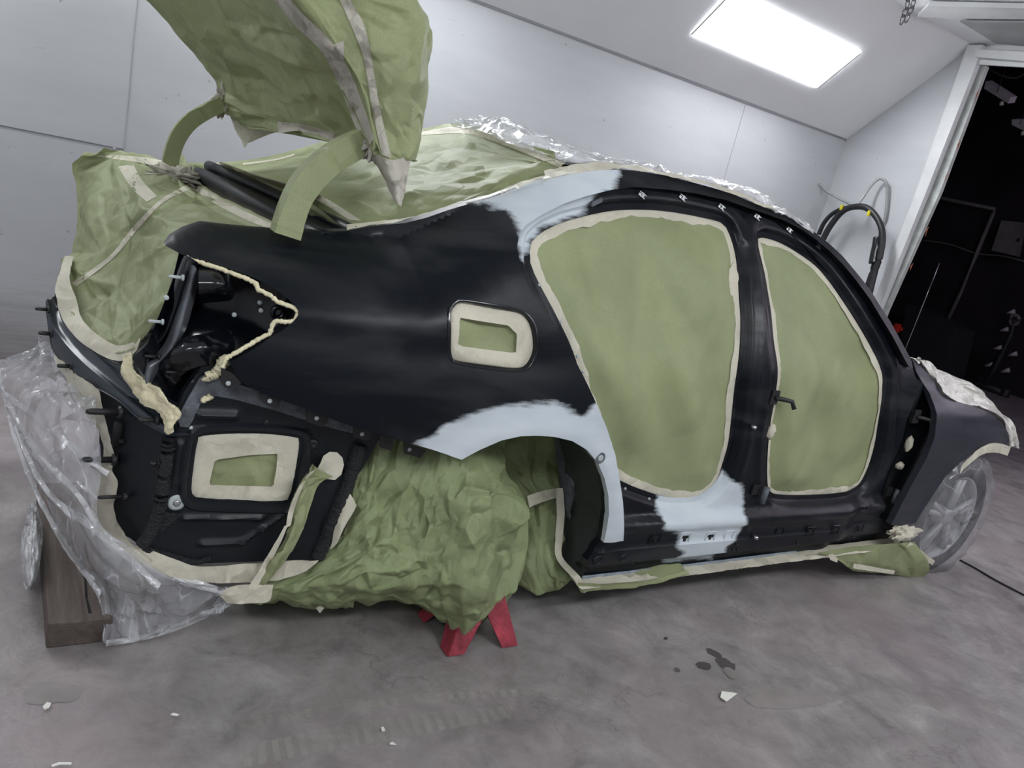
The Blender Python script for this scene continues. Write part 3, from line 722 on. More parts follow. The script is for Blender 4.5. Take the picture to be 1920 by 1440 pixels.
# far side of the body shell (seen from other angles)
far = [(.3,.45),(.3,1.1),(.9,1.15),(1.5,1.5),(1.9,1.58),(2.4,1.56),(3.3,1.1),(4.4,.95),(4.8,.8),(4.8,.35),(.5,.3)]
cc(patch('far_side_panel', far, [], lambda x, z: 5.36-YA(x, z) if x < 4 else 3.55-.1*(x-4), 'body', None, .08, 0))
# windscreen and roof
rows = [[(1.55, 2.08, 1.60), (1.55, 2.7, 1.64), (1.6, 3.27, 1.60)], [(2.2, 2.08, 1.60), (2.2, 2.7, 1.65), (2.2, 3.27, 1.60)], [(2.55, 2.05, 1.56), (2.6, 2.7, 1.6), (2.55, 3.3, 1.56)], [(3.35, 1.9, 1.12), (3.5, 2.7, 1.14), (3.35, 3.4, 1.12)]]
cc(sheet('roof_panel', [[Vector(p)+Vector((0, 0, -.03)) for p in r] for r in rows], 'ebony', None, 20, 30, 0, 1, 0, 0))
# ---- front wheel
wc = Vector((4.17, 1.93, .315))
def lathe(name, prof, mat, c, seg=64, label=None):
    bm = bmesh.new(); n = len(prof)
    ring = [[bm.verts.new(c+Vector((r*math.cos(a), y, r*math.sin(a)))) for r, y in prof] for a in [k*2*math.pi/seg for k in range(seg)]]
    for k in range(seg):
        A, B = ring[k], ring[(k+1) % seg]
        for i in range(n-1): bm.faces.new((A[i], A[i+1], B[i+1], B[i]))
    bmesh.ops.recalc_face_normals(bm, faces=bm.faces)
    return finish(name, bm, mat, None, True, label)
cc(lathe('tyre', [(.235,-.09),(.25,-.105),(.29,-.11),(.318,-.095),(.327,-.07),(.327,.07),(.31,.11),(.24,.1)], 'tyre', wc))
rim = lathe('wheel_rim', [(.238,-.095),(.225,-.09),(.215,-.05),(.2,.06)], 'rim', wc); cc(rim)
bm = bmesh.new()
for k in range(5):
    a = k*2*math.pi/5+.3
    for da in (-.12, .12):
        p0 = wc+Vector((.05*math.cos(a), -.075, .05*math.sin(a))); p1 = wc+Vector((.22*math.cos(a+da), -.08, .22*math.sin(a+da)))
        tube_bm(bm, [p0, p1], [.022, .016], 6)
cc(finish('wheel_spokes', bm, 'rim')); 
cc(lathe('brake_disc', [(.0,-.02),(.17,-.02),(.17,.0)], 'chrome', wc)); cc(lathe('hub_cap', [(0,-.10),(.04,-.098),(.055,-.08),(.055,-.03)], 'rim', wc))
wb = thing('plastic_wheel_bag', 'clear plastic bag pulled over the front wheel', 'plastic bag', tuple(wc))
bm = bmesh.new(); seg = 72; prof = [(0,-.165),(.12,-.16),(.24,-.15),(.33,-.13),(.375,-.08),(.385,0),(.36,.1)]
ring = []
for k in range(seg):
    a = k*2*math.pi/seg; row = []
    for r, y in prof:
        q = Vector((math.cos(a), math.sin(a), 0))
        rr = r*(1+.07*noise.noise(q*2.3+Vector((3, 1, y*6)))+.03*abs(noise.noise(q*9)))
        z = rr*math.sin(a)
        p = wc+Vector((rr*math.cos(a), y+.02*noise.noise(q*5+Vector((0, 0, r*9))), z)); p.z = max(.004, p.z)
        row.append(bm.verts.new(p))
    ring.append(row)
for k in range(seg):
    A, B = ring[k], ring[(k+1) % seg]
    for i in range(len(prof)-1): bm.faces.new((A[i], A[i+1], B[i+1], B[i]))
bmesh.ops.remove_doubles(bm, verts=bm.verts, dist=1e-5)
child(finish('plastic_film', bm, 'film_wheel'), wb)
pb = ontoA((1126, 859)); disc('filler_spot', pb+Vector((0, -.001, 0)), .011, 'washer', dep=.001); disc_ring('filler_spot_ring', pb, .020, .012, 'greyseal', dep=.0012)
# ------------------------------------------------------------------ rear end
def XR(y, z=0): return .30-.27*(1-((y-2.7)/.8)**2)
dR = lambda d: (lambda q: q[0]-XR(q[1])-d)
def RP(u, v, d=0): return hit(u, v, dR(d), t1=4)
def rear_y(y, z, d=0): return Vector((XR(y)+d, y, z-.8*max(0, y-2.5)))
# rear panel crease lines (top, crease, lower) near side from pixels, far side mirrored
def curve_y(px):                                 # list of pixel -> (y,z) on the rear surface
    return [(p.y, p.z) for p in (RP(u, v) for u, v in px) if p]
lowc = curve_y([(92,600),(100,640),(125,672),(160,720),(205,746),(240,790),(275,812),(300,818)])
crs = curve_y([(92,560),(104,620),(133,657),(150,680),(200,712),(260,760),(310,790)])
print('low', lowc); print('crs', crs)
def zint(C, y):
    C = sorted(C)
    if y <= C[0][0]: return C[0][1]
    for (a, b), (c, d) in zip(C, C[1:]):
        if y <= c: return b+(d-b)*(y-a)/(c-a)
    return C[-1][1]
ys = [1.88+i*(3.52-1.88)/60 for i in range(61)]
def mir(y): return y if y < 2.7 else 5.4-y
rows = []
lowp = [(88,575),(99,650),(120,685),(138,707),(161,722),(186,730),(225,753),(254,779),(284,800),(318,818)]
c1p = [(89,560),(99,608),(116,636),(134,658),(157,681),(180,700),(215,728),(250,757),(285,785),(322,806)]
c2p = [(100,556),(120,604),(145,632),(169,654),(188,672),(206,689),(230,716),(255,744),(290,775),(326,800)]
tpp = [(107,548),(119,596),(140,621),(165,642),(182,658),(198,670),(225,682),(248,694),(285,722),(330,780)]
RL = lambda P, d: [RP(u, v, d) for u, v in P]
lo_, k1_, k2_, tp_r = RL(lowp, .0), RL(c1p, .0), RL(c2p, .028), RL(tpp, .045)
mid_ = [a_.lerp(b_, .5)+Vector((-.004, -.001, 0)) for a_, b_ in zip(lo_, k1_)]; m2_ = [a_.lerp(b_, .5)+Vector((0, 0, -.006)) for a_, b_ in zip(k1_, k2_)]
rows = [[p+Vector((.05, .01, 0)) for p in lo_], lo_, [p+Vector((-.001, 0, .003)) for p in lo_], mid_, [a_.lerp(b_, .92) for a_, b_ in zip(mid_, k1_)], k1_, [k.lerp(m, .2) for k, m in zip(k1_, m2_)], m2_, [k.lerp(m, .25) for k, m in zip(k2_, m2_)], k2_, [a_.lerp(b_, .3)+Vector((0, 0, -.004)) for a_, b_ in zip(k2_, tp_r)], tp_r, [p+Vector((.05, .03, -.01)) for p in tp_r]]
cset(cc(sheet('rear_panel', rows, 'beam', None, 120, 90, .0, 6, 0, 0)), 'satin grey rear body panel under the trunk opening')
# lower rear face and recessed side box
lf = [(p.y, p.z) for p in (RP(u, v, .01) for u, v in [(180,700),(240,745),(318,800),(306,823),(300,870),(291,963),(262,1026),(240,1010),(205,990),(190,900),(185,800)]) if p]
print('lf', [(round(a, 2), round(b, 2)) for a, b in lf])
cc(patch('rear_corner_face', lf, [], lambda y, z: XR(y)+.012+.004*math.sin(z*20), 'ebony', None, .02, .02, axis='x'))
def YD(x, z): return 1.90+.012*ss(.5, .4, z)
dD = lambda d=0: (lambda q: q[1]-YD(q[0], q[2])-d)
def HD(u, v, d=0): return hit(u, v, dD(d))
boxo = [(306,823),(322,800),(335,765),(345,735),(376,690),(411,680),(470,680),(560,710),(650,760),(740,790),(711,823),(690,862),(679,879),(668,895),(656,912),(640,960),(627,1004),(612,1035),(600,1054),(586,1050),(495,1052),(364,1057),(320,1045),(268,1030),(262,1022),(276,993),(291,963),(298,900)]
BO = [(p.x, p.z) for p in (HD(u, v) for u, v in boxo)]
ph = [HD(u, v) for u, v in [(384,820),(470,816),(550,822),(562,832),(556,880),(545,930),(530,942),(450,940),(375,936),(361,925),(364,880),(372,832)]]
PH = smooth_poly([(p.x, p.z) for p in ph], 60)
beads = []
def beadpx(P, w): beads.append(([(HD(*q).x, HD(*q).z) for q in P], w))
beadpx([(345,970),(489,970)], .010); beadpx([(378,1018),(452,1016),(490,990),(545,955)], .010); beadpx([(373,777),(441,779)], .014); beadpx([(338,832),(328,905)], .012); beadpx([(582,855),(574,890)], .011)
PHD = np.array(densify(PH, .004))
def YDf(x, z):
    y = YD(x, z)
    for P, w in beads:
        for (a, b), (c, d) in zip(P, P[1:]):
            L2 = (c-a)**2+(d-b)**2; t = max(0, min(1, ((x-a)*(c-a)+(z-b)*(d-b))/L2)); q = math.hypot(x-a-t*(c-a), z-b-t*(d-b))
            if q < w*2.5: y -= .012*math.exp(-(q/(w*.8))**2)
    dd = np.min(np.hypot(PHD[:, 0]-x, PHD[:, 1]-z))
    y -= .010*ss(.034, .027, dd)
    y += .020*ss(.018, .009, dd)
    return y
cc(patch('side_well_panel', BO, [PH], YDf, 'ebony', None, .0062, .03, rings=[(PH, [.005, .009, .0135, .018, .0225, .027, .0305, .034, .039], .007)]))
# taped access opening in the side well
ap = thing('masking_tape', 'cream tape square around green paper over the large access hole behind rear wheel', 'masking tape', (.6, 1.9, .55))
c0 = Vector((sum(p[0] for p in PH)/60, 1.9, sum(p[1] for p in PH)/60))
def ins(s, y): return [Vector((c0.x+(a-c0.x)*(1-s/max(.02, math.hypot(a-c0.x, b-c0.z))), y+.002*noise.noise(Vector((a*40, b*40, s*50))), c0.z+(b-c0.z)*(1-s/max(.02, math.hypot(a-c0.x, b-c0.z))))) for a, b in PH]
QI = [(p.x, p.z) for p in (HD(u, v) for u, v in [(404,865),(470,856),(522,853),(520,880),(514,915),(393,912)])]
bm = bmesh.new(); inr = quad_ring((c0.x, c0.z), QI, PH, 1.909); o1 = ins(.004, 1.906); m1 = [a.lerp(b, .4)+Vector((0, .006, 0)) for a, b in zip(o1, inr)]
ring_bm(bm, [ins(-.006, 1.915), o1, m1, inr]); o = finish('tape_frame', bm, 'tape'); child(o, ap)
rows = [[HD(u, v, .026) for u, v in r] for r in ([(384,840),(460,840),(540,840)], [(380,880),(460,880),(537,880)], [(376,930),(460,930),(532,930)])]
child(sheet('paper_infill', rows, 'paper', None, 30, 24, .008, 12, 3, 0), ap)
# black ribbed sealant seams
def seam(pts, r, mat, name='sealant_bead', rough=.3, n=60, seed=0, flat=.5, label=None):
    jt_ = .25 if rough < .2 else 1
    P = lin(catmull(pts, max(8, len(pts)*6)), n); bm = bmesh.new()
    rr = [r*(1+rough*noise.noise(Vector((i*.8, seed, 0)))+rough*.5*noise.noise(Vector((i*2.2, seed, 3)))) for i in range(n)]
    tube_bm(bm, [p+Vector((0, .4*jt_*r*noise.noise(Vector((i*.4, seed, 8))), .5*jt_*r*noise.noise(Vector((i*.35, seed, 5))))) for i, p in enumerate(P)], rr, 10)
    return cc(finish(name, bm, mat, None, True, label))
seam([HD(u, v, -.002) for u, v in [(318,820),(314,850),(308,900),(300,950),(293,975),(282,1000),(266,1022)]], .017, 'blackseal', seed=1, rough=.15)
seam([HD(u, v, -.002) for u, v in [(676,835),(662,870),(652,905),(640,935),(622,975),(610,1010),(594,1045)]], .022, 'blackseal', seed=2, rough=.15)
seam([HD(u, v, -.006) for u, v in [(268,1028),(320,1042),(364,1054),(395,1046)]], .008, 'blackseal', seed=3)
flatpx('sealant_patch', [(300,960),(342,963),(318,985),(292,1005),(275,1010),(290,985)], dD(-.006), 'blackseal', car)
# grey seam sealer smears
def smear(px, d, mat, seed, name='sealer_smear', fn=None, label=None, amp=.005):
    P = [(hit(u, v, (fn or dD)(d))) for u, v in px]; poly = [(p.x, p.z) for p in P]
    poly = smooth_poly(poly, 60); y0 = lambda x, z: (YD(x, z) if fn is None else 0)
    yf = lambda x, z: YD(x, z)+d-amp*(crumple(Vector((x, 0, z)), 22, seed))
    return cc(patch(name, poly, [], yf, mat, None, .008, .006, label=label))
smear([(338,800),(334,785),(345,760),(360,735),(378,705),(398,702),(418,712),(470,728),(560,760),(640,790),(680,806),(660,812),(600,796),(500,765),(420,745),(385,745),(368,775),(355,800)], -.006, 'greyseal', 1)
# sealer cream: taillight edge bead
def HA(u, v, d=0): return hit(u, v, lambda q: q[1]-YA(q[0], q[2])-d)
lampin = [(350,484),(375,492),(419,506),(455,520),(478,530),(485,543),(505,553),(522,566),(540,573),(553,578),(558,588),(552,600),(538,604),(518,602),(510,612),(505,626),(490,633),(470,645),(445,660),(425,672),(417,690)]
seam([HA(u, v, .012) for u, v in lampin], .0058, 'cream', n=150, seed=4, rough=.55)
seam([HD(u, v, -.01) for u, v in [(425,672),(413,688),(405,700),(385,707)]], .013, 'cream', n=30, seed=6, rough=.5)
seam([HD(u, v, -.01) for u, v in [(396,742),(388,747),(380,750)]], .008, 'cream', n=16, seed=7, rough=.7)
# wide cream smear at the rear panel joint
wr = [[RP(u, v, -.002) for u, v in r] for r in ([(230,668),(244,662),(252,672)], [(236,685),(248,682),(256,690)], [(243,712),(258,705),(275,712)], [(252,738),(275,722),(300,728)], [(270,755),(300,740),(325,760)], [(300,772),(318,768),(340,775)], [(312,795),(322,790),(332,792)], [(318,812),(323,812),(328,808)])]
wr = [[p+Vector((.0, 0, 0)) for p in r] for r in wr]
cset(cc(sheet('sealant_smear', wr, 'cream', None, 24, 90, .016, 14, 3, .0, thick=.006)), 'thick cream sealant smeared over rear corner joint')
# ---- tail lamp pocket (glossy inner panels)
def YP(x, z):
    d = ss(.62, .42, x)
    return 1.96+.10*math.sin(min(1, max(0, (x-.25)/.33))*math.pi)*ss(.8, .95, z)+.02*noise.noise(Vector((x*7, z*7, 2)))
pk = [(1.0,0)]
pkpx = [(340,474),(400,490),(470,510),(540,555),(575,585),(560,615),(500,650),(450,675),(430,700),(418,712),(395,708),(372,712),(352,745),(335,775),(318,765),(300,735),(270,700),(245,664),(275,640),(300,590),(325,530)]
pp = [hit(u, v, lambda q: q[1]-1.98) for u, v in pkpx]
cset(cc(patch('tail_lamp_pocket', [(p.x, p.z) for p in pp], [], YP, 'gloss', None, .015, 0)), 'glossy black inner panel inside the empty tail lamp opening')
# cylinder shaped pressing inside the pocket
p0 = hit(395, 520, lambda q: q[1]-1.95); p1 = hit(432, 565, lambda q: q[1]-1.95)
rows = []
for k in range(9):
    a = -math.pi/2+k*math.pi/8
    rows.append([hit(372, 498+9*k, lambda q: q[1]-1.975+.06*math.cos(a)), hit(410, 502+8*k, lambda q: q[1]-1.965+.06*math.cos(a)), hit(432, 515+6.0*k, lambda q: q[1]-1.975+.045*math.cos(a)), hit(440, 530+3*k, lambda q: q[1]-2.0)])
cc(sheet('inner_pressing', rows, 'gloss', None, 20, 24, .0, 4, 0, 0))
rows = [[W(*q) for q in r] for r in ([(300,665,1.99),(335,640,1.94),(380,625,1.93),(430,618,1.97)], [(290,690,1.99),(330,665,1.91),(380,650,1.90),(440,650,1.93)], [(320,740,1.98),(345,700,1.92),(380,685,1.9),(425,680,1.92)])]
cc(sheet('inner_pressing', rows, 'gloss', None, 50, 40, .01, 7, 3, 0))
# gutter strip with studs
rows = [[W(*q) for q in r] for r in ([(338,482,2.02),(352,480,1.97),(372,492,1.96)], [(320,530,2.04),(338,528,1.96),(360,535,1.99)], [(303,585,2.06),(325,585,1.97),(342,590,2.02)], [(283,625,2.08),(305,630,1.98),(322,630,2.03)], [(262,650,2.1),(275,660,2.0),(300,655,2.04)], [(240,664,2.12),(252,675,2.04),(272,672,2.06)])]
cc(sheet('trunk_gutter', rows, 'gloss', None, 14, 60, .004, 8, 3, 0))
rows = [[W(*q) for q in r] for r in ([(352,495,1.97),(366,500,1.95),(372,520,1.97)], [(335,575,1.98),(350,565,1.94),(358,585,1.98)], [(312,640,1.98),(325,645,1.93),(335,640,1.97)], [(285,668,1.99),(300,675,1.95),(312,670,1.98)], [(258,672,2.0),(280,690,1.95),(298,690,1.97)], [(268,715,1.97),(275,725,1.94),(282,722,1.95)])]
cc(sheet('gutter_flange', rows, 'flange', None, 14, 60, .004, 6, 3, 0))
def stud(u, v, du, dv, r, y=None, surf=None, d=Vector((-1, 0, 0)), L=.04, mat='darkplastic'):
    p = surf(u, v) if surf else W(u, v, y=y)
    bm = bmesh.new(); tube_bm(bm, [p, p+d*L*.15], r*1.9, 10); tube_bm(bm, [p+d*L*.15, p+d*L*.9, p+d*L], [r, r, r*.6], 10)
    return cc(finish('stud', bm, mat))
for u, v, r, L in [(232,773,.0085,.085),(220,862,.0085,.085),(240,931,.005,.07),(297,788,.006,.045),(135,687,.006,.035),(93,581,.005,.035),(99,626,.006,.035),(298,869,.006,.02)]:
    stud(u, v, 0, 0, r, surf=lambda a, b: RP(a, b, .0), L=L)
for u, v, y, m in [(345,521,1.95,'washer'),(307,604,1.97,'washer'),(300,669,1.95,'darkplastic'),(340,699,1.93,'darkplastic')]:
    stud(u, v, 0, 0, .004, y=y, L=.035, mat=m)
for u, v in [(439,590),(489,582),(487,567),(372,638),(317,682),(312,558)]:
    disc('rivet', W(u, v, y=1.955), .006, 'washer')
disc_ring('pocket_plug', W(522, 586, y=1.93), .022, .008, 'gloss')
p = HD(331, 942); disc('access_plug', p, .022, 'washer', dep=.004); disc('plug_centre', p+Vector((0, -.004, 0)), .009, 'chrome')
p = HD(586, 833); disc('grommet', p, .018, 'darkplastic', dep=.008); disc('grommet_centre', p+Vector((0, -.008, 0)), .008, 'darkplastic', dep=.008)
disc('rivet', HD(358, 802), .005, 'washer'); disc('rivet', HD(500, 792), .008, 'darkplastic')
# vent opening on rear corner face
bm = bmesh.new()
for (u0, v0), (u1, v1), r in (((223, 792), (219, 835), .012), ((228, 824), (228, 830), .007)):
    a, b = RP(u0, v0, .006), RP(u1, v1, .006); tube_bm(bm, [a, b], r, 10)
cc(finish('vent_slot', bm, 'void'))
# bumper tabs below the quarter panel
for px in ([(485,733),(527,745),(524,762),(517,766),(497,758),(486,748)],[(575,766),(615,776),(614,792),(604,800),(576,790)],[(662,800),(697,810),(694,824),(684,825),(662,818)],[(415,690),(436,700),(452,718),(432,729),(421,726),(414,716)],[(757,828),(798,844),(788,858),(757,850)],[(710,815),(738,822),(735,845),(712,838)]):
    o = flatpx('bumper_tab', px, lambda q: q[1]-1.83, 'darkplastic', car, .005)
for u, v in [(506,752),(594,784),(679,814),(428,719),(768,843)]:
    disc('tab_hole', W(u, v, y=1.826), .006, 'washer', dep=.001)
# ---- parcel-shelf gutter (black double ridge across the car)
def line3(a, b, bow=.03, n=9): return [a.lerp(b, i/(n-1))+Vector((-bow*math.sin(math.pi*i/(n-1)), 0, .01*math.sin(math.pi*i/(n-1)))) for i in range(n)]
E1 = (W(396, 308, y=3.25), W(690, 440, y=2.07)); E2 = (W(388, 313, y=3.2), W(660, 440, y=2.07)); E3 = (W(380, 320, y=3.2), W(645, 446, y=2.07)); E4 = (W(376, 322, y=3.18), W(625, 446, y=2.07)); E5 = (W(366, 330, y=3.15), W(590, 452, y=2.07)); 
bm = bmesh.new()
for a_, b_, r_ in ((E1[0].lerp(E3[0], .25), E1[1].lerp(E3[1], .25), .020), (E1[0].lerp(E3[0], .9)+Vector((0, 0, -.012)), E1[1].lerp(E3[1], .9)+Vector((0, 0, -.012)), .016), (E4[0].lerp(E5[0], .35)+Vector((0, 0, -.004)), E4[1].lerp(E5[1], .35)+Vector((0, 0, -.004)), .026)):
    tube_bm(bm, line3(a_, b_, .03, 24), r_, 16)
cset(cc(finish('trunk_front_gutter', bm, 'ebony')), 'black double-ridged bar across the car below the rear window')
from mathutils.bvhtree import BVHTree
def drape(A, B, objs, root, n=60, m=5, mat='tape', name='tape_strip', off=.004, seed=1):
    trees = []
    for o in objs:
        me = o.data; trees.append(BVHTree.FromPolygons([v.co.copy() for v in me.vertices], [tuple(p.vertices) for p in me.polygons]))
    PA = catmull([Vector((u, v, 0)) for u, v in A], n); PB = catmull([Vector((u, v, 0)) for u, v in B], n)
    bm = bmesh.new(); G = []; last = 2.8
    for j in range(m):
        row = []
        for i in range(n):
            q = PA[i].lerp(PB[i], j/(m-1)); r = Vector(ray(q.x, q.y)); best = None
            for t in trees:
                h = t.ray_cast(Vector(CAM), r)
                if h[0] is not None and (best is None or h[3] < best): best = h[3]
            if best is None or (row and abs(best-last) > .35): best = last
            last = best
            row.append(Vector(CAM)+r*(best-off-.002*noise.noise(Vector((i*.35, j*1.3, seed)))))
        G.append(row)
    ring_bm(bm, G, False); return child(finish(name, bm, mat), root)
# ---- papers: rear window
rw = thing('masking_paper', 'pale green paper sheets sloping over the rear window up to the roof', 'masking paper', (1.1, 2.6, 1.4))
rows = [[W(*q) for q in r] for r in (
 [(330,302,3.35),(400,300,3.4),(520,286,3.38),(620,268,3.36),(780,244,3.3),(850,233,3.1),(905,242,2.8),(965,264,2.55),(1040,292,2.3)],
 [(385,318,3.3),(440,316,3.2),(560,310,3.1),(660,300,3.0),(790,290,2.85),(880,275,2.65),(960,282,2.45),(1045,300,2.25)],
 [(398,308,3.23),(460,335,2.9),(560,350,2.75),(670,345,2.6),(800,330,2.5),(900,318,2.38),(980,306,2.3),(1055,306,2.2)],
 [(405,310,3.2),(520,352,2.6),(600,395,2.35),(700,390,2.25),(820,370,2.2),(920,340,2.2),(1000,320,2.2),(1050,312,2.2)],
 [(410,312,3.18),(560,368,2.4),(652,424,2.13),(740,424,2.12),(840,398,2.12),(930,370,2.13),(1015,342,2.14),(1075,328,2.14)])]
rwo = child(sheet('paper_sheet', rows, 'paper', None, 180, 120, .004, 5, 21, 0, fct=[(30, .022), (160, .009)], asp=1), rw)
# tape edging along roof pillar and gutter
tops = [(650,431),(700,423),(760,417),(800,407),(840,393),(880,381),(927,369),(970,353),(1015,338),(1050,329),(1088,321),(1125,316),(1161,315)]
e0 = [ontoA((u, v+4))+Vector((0, -.0, .004)) for u, v in tops]
e1 = [W(u, v-9, y=p.y+.05) for (u, v), p in zip(tops, e0)]
child(sheet('tape_strip', [e0, e1], 'tape', None, 100, 5, .006, 10, 3, 0), rw)
drape([(404,306),(470,331),(575,366),(655,412)], [(414,303),(482,328),(588,360),(678,414)], [rwo], rw, 60, 4)
drape([(455,306),(480,303),(520,297),(552,288)], [(456,309),(480,306),(520,300),(552,291)], [rwo], rw, 30, 3)
# roof: plastic
rp = thing('plastic_sheet', 'clear crinkled plastic sheet bunched over the car roof', 'plastic sheet', (2.0, 2.6, 1.65))
rows = [[W(*q) for q in r] for r in (
 [(846,236,2.75),(930,256,2.5),(1040,296,2.3),(1120,310,2.15),(1200,318,2.1),(1300,338,2.08),(1400,368,2.05),(1480,402,2.03),(1530,432,2.02)],
 [(856,228,2.8),(930,238,2.6),(1030,276,2.4),(1120,300,2.3),(1210,310,2.25),(1300,330,2.2),(1390,358,2.2),(1450,382,2.2),(1500,408,2.2)],
 [(868,222,2.85),(925,220,2.75),(1010,254,2.65),(1110,290,2.6),(1220,308,2.6),(1300,330,2.6),(1380,356,2.6),(1440,380,2.6),(1480,402,2.6)],
 [(870,230,3.1),(925,235,3.1),(1010,262,3.1),(1110,296,3.1),(1220,315,3.1),(1300,340,3.1),(1380,366,3.1),(1440,392,3.1),(1480,414,3.1)])]
child(sheet('plastic_film', rows, 'film_thick', None, 260, 60, .008, 9, 2, 0, fct=[(60, .02), (500, .008)], asp=5), rp)
rows = [[W(*q) for q in r] for r in ([(1020,322,2.12),(1050,314,2.11),(1120,306,2.1),(1200,314,2.1),(1300,336,2.08),(1380,359,2.06),(1460,395,2.03)], [(1024,338,2.06),(1060,326,2.06),(1120,317,2.06),(1200,321,2.06),(1300,342,2.06),(1380,366,2.04),(1460,398,2.02)])]
child(sheet('tape_strip', rows, 'tape', None, 100, 6, .008, 9, 4, 0), rp)
drape([(775,250),(860,236),(900,240),(960,262),(1020,290),(1060,306)], [(775,254),(865,250),(905,258),(965,280),(1015,300),(1050,314)], [rwo], rp, 80, 6)
# ---- trunk opening paper
tk = thing('masking_paper', 'large creased green paper covering the open trunk, hanging over the far fender', 'masking paper', (.3, 2.7, 1.0))
rows = [[W(*q) for q in r] for r in (
 [(150,284,3.35),(230,288,3.4),(300,296,3.4),(345,302,3.35),(362,320,3.2)],
 [(136,310,3.42),(230,305,3.25),(290,320,3.1),(340,332,3.0),(383,350,2.95)],
 [(134,345,3.4),(200,340,3.1),(270,350,2.85),(350,362,2.72),(425,380,2.65)],
 [(124,410,3.3),(185,400,2.95),(250,405,2.7),(345,410,2.5),(485,415,2.33)],
 [(120,470,3.2),(175,460,2.85),(245,450,2.6),(350,450,2.3),(545,448,2.08)],
 [(122,500,3.05),(165,520,2.75),(225,510,2.5),(300,490,2.3),(370,475,2.10)],
 [(108,540,2.7),(155,570,2.5),(210,575,2.3),(265,570,2.15),(318,545,2.04)],
 [(122,575,2.5),(160,610,2.35),(200,625,2.2),(235,630,2.12),(285,615,2.06)],
 [(145,605,2.4),(170,635,2.27),(200,655,2.17),(235,662,2.1),(262,645,2.08)])]
tko = child(sheet('paper_sheet', rows, 'paper', None, 170, 170, .006, 6, 31, 0, fct=[(22, .040), (110, .014), (500, .0035)], asp=.8), tk)
def strip3(A, B, root, n=60, m=5, amp=.005, mat='tape', name='tape_strip', seed=1): return child(sheet(name, [[W(*q) for q in A], [W(*q) for q in B]], mat, None, n, m, amp, 9, seed, 0), root)
strip3([(121,480,3.0),(108,520,2.65),(103,545,2.5),(108,575,2.45),(122,608,2.36),(148,638,2.26),(180,661,2.17),(212,675,2.1),(238,674,2.07),(256,656,2.06)], [(138,480,3.0),(130,520,2.62),(143,560,2.45),(150,590,2.38),(165,612,2.28),(190,632,2.2),(215,646,2.13),(238,645,2.1),(255,636,2.08),(262,632,2.06)], tk, 80, 8, .008)
drape([(366,330),(425,355),(480,382),(515,401),(534,411)], [(350,346),(400,380),(455,409),(500,427),(532,437)], [tko], tk, 60, 6)
drape([(135,530),(205,480),(250,425),(300,375),(352,345)], [(142,538),(212,484),(258,430),(306,380),(362,352)], [tko], tk, 60, 6)
drape([(222,312),(245,350),(275,378)], [(250,308),(268,340),(295,368)], [tko], tk, 20, 6)
drape([(176,292),(240,292),(300,300),(340,314)], [(200,296),(250,303),(300,312),(330,322)], [tko], tk, 40, 6)
# ---- trunk lid wrapped
ld = thing('trunk_lid', 'raised trunk lid wrapped in green paper with beige tape seams and pointed corners', 'trunk lid', (.6, 2.7, 1.6))
lv = [
 # far edge, underside ..., taped edge, side ..., right silhouette, back, back far
 [(190,-110,3.35),(330,-110,2.85),(470,-120,2.1),(560,-120,2.0),(700,-60,1.95),(740,-80,2.3),(520,-120,3.1)],
 [(278,-10,3.35),(400,-10,2.85),(530,-10,2.05),(610,-5,1.98),(765,5,1.95),(760,10,2.3),(560,0,3.1)],
 [(340,75,3.35),(460,70,2.8),(580,70,2.05),(650,60,1.96),(792,62,1.96),(780,70,2.3),(600,80,3.1)],
 [(402,146,3.35),(510,140,2.75),(632,140,2.05),(680,130,1.95),(786,150,1.97),(770,160,2.3),(620,150,3.1)],
 [(414,180,3.32),(540,200,2.7),(662,200,2.05),(700,200,1.95),(778,230,1.98),(765,230,2.3),(630,190,3.1)],
 [(425,208,3.3),(560,240,2.68),(688,268,2.05),(712,275,1.97),(773,285,2.0),(760,280,2.3),(640,225,3.1)],
 [(445,230,3.28),(565,256,2.66),(692,282,2.06),(718,295,1.99),(771,300,2.0),(755,292,2.25),(600,240,3.1)]]
ldo = child(sheet('paper_wrap', [[W(*q) for q in r] for r in lv], 'paper', None, 280, 140, .004, 6, 41, 0, closed=True, fct=[(50, .019), (260, .008), (1200, .0025)], asp=2.5), ld)
def fan(name, px, root, mat, seed, n=24, amp=.008):
    A, B = px; return child(sheet(name, [[W(*q) for q in A], [W(*q) for q in B]], mat, None, n, n, amp, 12, seed, 0), root)
fan('tape_corner', ([(690,282,2.03),(715,292,1.97),(740,300,1.95),(771,288,1.97)], [(740,372,1.98),(746,382,1.97),(751,386,1.97),(753,384,1.98)]), ld, 'tape_lid', 4)
fan('tape_corner', ([(425,205,3.27),(440,214,3.2),(470,222,3.1),(495,228,3.0)], [(456,272,3.25),(458,277,3.24),(460,276,3.23),(466,268,3.2)]), ld, 'tape_lid', 5)
fan('tape_corner', ([(495,225,3.0),(540,232,2.85),(590,240,2.6),(640,262,2.35)], [(466,268,3.2),(520,248,2.95),(585,250,2.6),(625,266,2.4)]), ld, 'tape_lid', 6)
fan('tape_corner', ([(404,148,3.33),(410,160,3.32),(418,190,3.3),(428,208,3.28)], [(416,150,3.3),(424,165,3.28),(432,190,3.26),(438,212,3.24)]), ld, 'tape_lid', 8)
drape([(500,-20),(545,40),(605,100),(640,170),(665,235),(688,275)], [(527,-20),(572,30),(616,72),(654,130),(684,205),(701,260)], [ldo], ld, 60, 6, mat='tape_lid')
drape([(632,-10),(655,40),(682,110),(697,200),(716,290)], [(650,-10),(682,45),(697,110),(712,200),(734,297)], [ldo], ld, 60, 6, mat='tape_lid')
